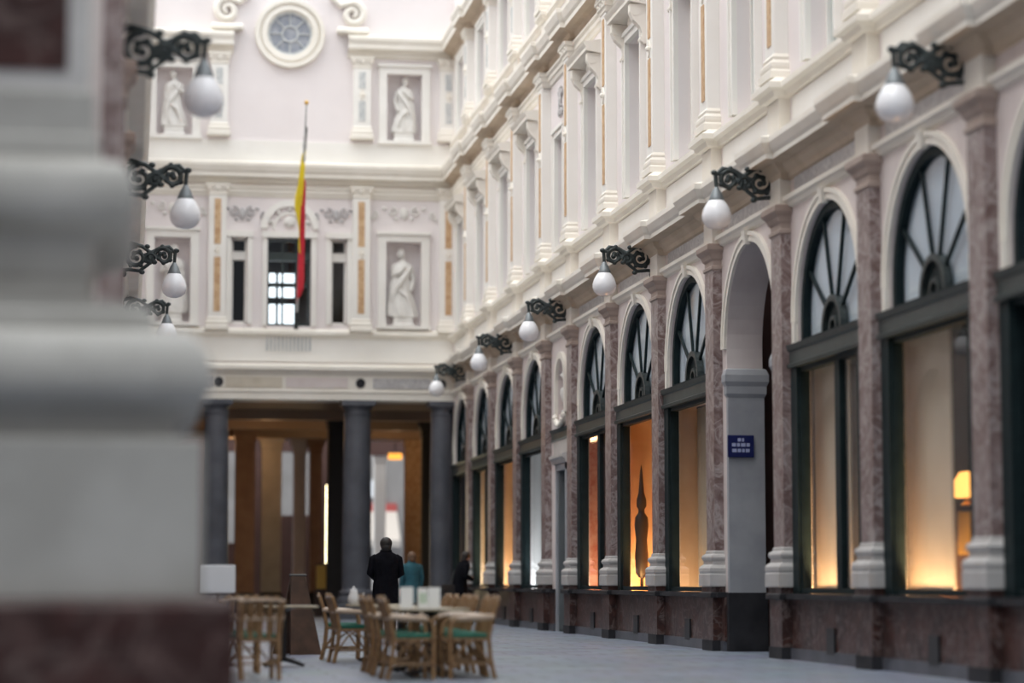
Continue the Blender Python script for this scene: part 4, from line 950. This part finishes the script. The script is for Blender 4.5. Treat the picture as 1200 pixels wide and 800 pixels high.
# ------------------------------------------------------------------ people
def person(label, loc, rz, coat, trouser, hair, arms, stride=.12, bend=0, hat=None, bag=False, height=1.72):
    r = thing('person', label, 'person', loc, rz); k = height / 1.72
    V = []; E = []; R = []
    def add(p, rad, par=None):
        q = Vector(p) * k
        if bend and p[2] > 1.0: q.y += -(p[2] - 1.0) * bend * k; q.z -= (p[2] - 1.0) ** 2 * bend * .25 * k
        V.append(tuple(q)); R.append(rad * k)
        if par is not None: E.append((par, len(V) - 1))
        return len(V) - 1
    # faces -y
    pel = add((0, 0, .94), .125); ab = add((0, 0, 1.1), .12, pel); ch = add((0, .01, 1.3), .14, ab); nk = add((0, .01, 1.46), .055, ch); hb = add((0, -.005, 1.54), .075, nk); hm = add((0, -.01, 1.62), .098, hb); ht = add((0, 0, 1.685), .07, hm)
    add((0, -.105, 1.605), .014, hm)
    for s in (-1, 1): add((s * .093, .0, 1.605), .018, hm)
    J = {}
    for s in (-1, 1):
        hp = add((s * .1, 0, .88), .095, pel); kn = add((s * .105, -s * stride * .5 - .02, .49), .06, hp); an = add((s * .105, -s * stride + .02, .09), .042, kn); add((s * .12, -s * stride - .13, .04), .034, an)
        sh = add((s * .19, .01, 1.40), .06, ch); el, wr_, hd = arms[s]
        e = add(el, .044, sh); w1 = add(wr_, .03, e); J[s] = (el, wr_, hd)
        a = Vector(hd) - Vector(wr_); a.normalize(); side = a.cross(Vector((s, .2, 0))).normalized() if abs(a.x) < .9 else Vector((0, 0, 1))
        pm = add(Vector(wr_) + a * .05, .026, w1); p2 = add(Vector(wr_) + a * .09, .022, pm)
        for f, (o_, ln) in enumerate(((-.028, .07), (-.01, .08), (.01, .075), (.028, .058))):
            b_ = Vector(wr_) + a * .1 + side * o_; f1 = add(b_ + a * ln * .5, .009, p2); add(b_ + a * ln + Vector((0, 0, -.02)), .007, f1)
        t1 = add(Vector(wr_) + a * .05 - side * .045, .011, pm); add(Vector(wr_) + a * .09 - side * .055, .008, t1)
    me = bpy.data.meshes.new('body'); me.from_pydata(V, E, []); me.materials.append(M['skin'])
    o = bpy.data.objects.new('body', me); COL.objects.link(o); o.parent = r
    sk = o.modifiers.new('skin', 'SKIN'); sk.use_smooth_shade = True
    for i, rad in enumerate(R): me.skin_vertices[0].data[i].radius = (rad, rad)
    me.skin_vertices[0].data[0].use_root = True
    sb = o.modifiers.new('sub', 'SUBSURF'); sb.levels = 1; sb.render_levels = 2
    def bendp(p):
        q = Vector(p) * k
        if bend and p[2] > 1.0: q.y += -(p[2] - 1.0) * bend * k; q.z -= (p[2] - 1.0) ** 2 * bend * .25 * k
        return q
    # coat
    rows = []; sg = 24
    for rx, ry, z, cy in ((.235, .19, .55, .0), (.225, .175, .75, .0), (.21, .165, .95, 0), (.195, .15, 1.1, 0), (.215, .155, 1.25, .01), (.23, .15, 1.36, .01), (.19, .125, 1.44, .012), (.10, .09, 1.49, .012), (.085, .085, 1.53, .01)):
        rows.append([bendp(((rx + .008 * math.sin(6 * a + z * 9)) * math.cos(a), cy + (ry + .008 * math.sin(5 * a)) * math.sin(a), z)) for a in [2 * PI * t / sg for t in range(sg)]])
    MB().grid(rows, True, True).build('coat', coat, r, True)
    for s in (-1, 1):
        el, wr_, _ = J[s]; m = MB(); m.tube([bendp((s * .16, .01, 1.41)), bendp((s * .205, .01, 1.38)), bendp(Vector((s * .2, .01, 1.36)).lerp(Vector(el), .6)), bendp(el), bendp(Vector(el).lerp(Vector(wr_), .6)), bendp(wr_)], [.06, .078, .07, .062, .055, .05], 12); m.build('sleeve', coat, r, True)
        hp, kn, an = (s * .1, 0, .9), (s * .105, -s * stride * .5 - .02, .49), (s * .105, -s * stride + .02, .1)
        m = MB(); m.tube([Vector(hp) * k, Vector(hp).lerp(Vector(kn), .5) * k, Vector(kn) * k, Vector(kn).lerp(Vector(an), .5) * k, Vector(an) * k], [.115, .095, .078, .068, .062], 12); m.build('trouser_leg', trouser, r, True)
        m = MB(); m.ball((s * .115 * k, (-s * stride - .05) * k, .05), (.05, .14, .05), 12, 8); m.build('shoe', 'leather', r, True)
    hc = bendp((0, .015, 1.635)); m = MB(); m.ball(hc, (.108, .118, .112), 16, 10); m.ball(hc + Vector((0, .05, -.07)), (.09, .07, .09), 12, 8); m.build('hair', hair, r, True)
    if hat: m = MB(); m.ball(hc + Vector((0, 0, .035)), (.118, .126, .095), 16, 10); m.tube([hc + Vector((.118 * math.cos(2 * PI * t / 20), .126 * math.sin(2 * PI * t / 20), .02)) for t in range(21)], .018, 8); m.build('hat', hat, r, True)
    if bag:
        m = MB(); m.square([(0, .62), (.02, .64), (.03, .75), (.02, .93), (0, .96)], .07, .15, (.0, .25)); m.build('bag', 'leather', r, True)
        m = MB(); m.tube([bendp((.0, .22, .95)), bendp((.12, .16, 1.2)), bendp((.14, .03, 1.46)), bendp((.05, -.12, 1.35)), bendp((-.06, .1, 1.0))], .014, 8); m.build('bag_strap', 'leather', r, True)
    return r
down = {s: ((s * .25, .03, 1.13), (s * .25, -.05, .88), (s * .245, -.09, .72)) for s in (-1, 1)}
front_ = {s: ((s * .26, -.02, 1.14), (s * .16, -.24, 1.06), (s * .06, -.30, 1.08)) for s in (-1, 1)}
person('person in a long black coat, seen from behind, beyond the tables', (4.42, 42.0, 0), PI, 'coat', 'coat', 'hair', front_, .05, 0, None, height=1.78)
person('person in a teal jacket standing by the golden pillar', (6.55, 56.5, 0), PI + .3, 'teal', 'navy', 'hairb', down, .08, 0, height=1.7)
person('person in black coat hunched forward, carrying a dark bag', (7.75, 57.0, 0), PI / 2 + .25, 'coat', 'coat', 'hair', front_, .2, .28, None, True, 1.75)
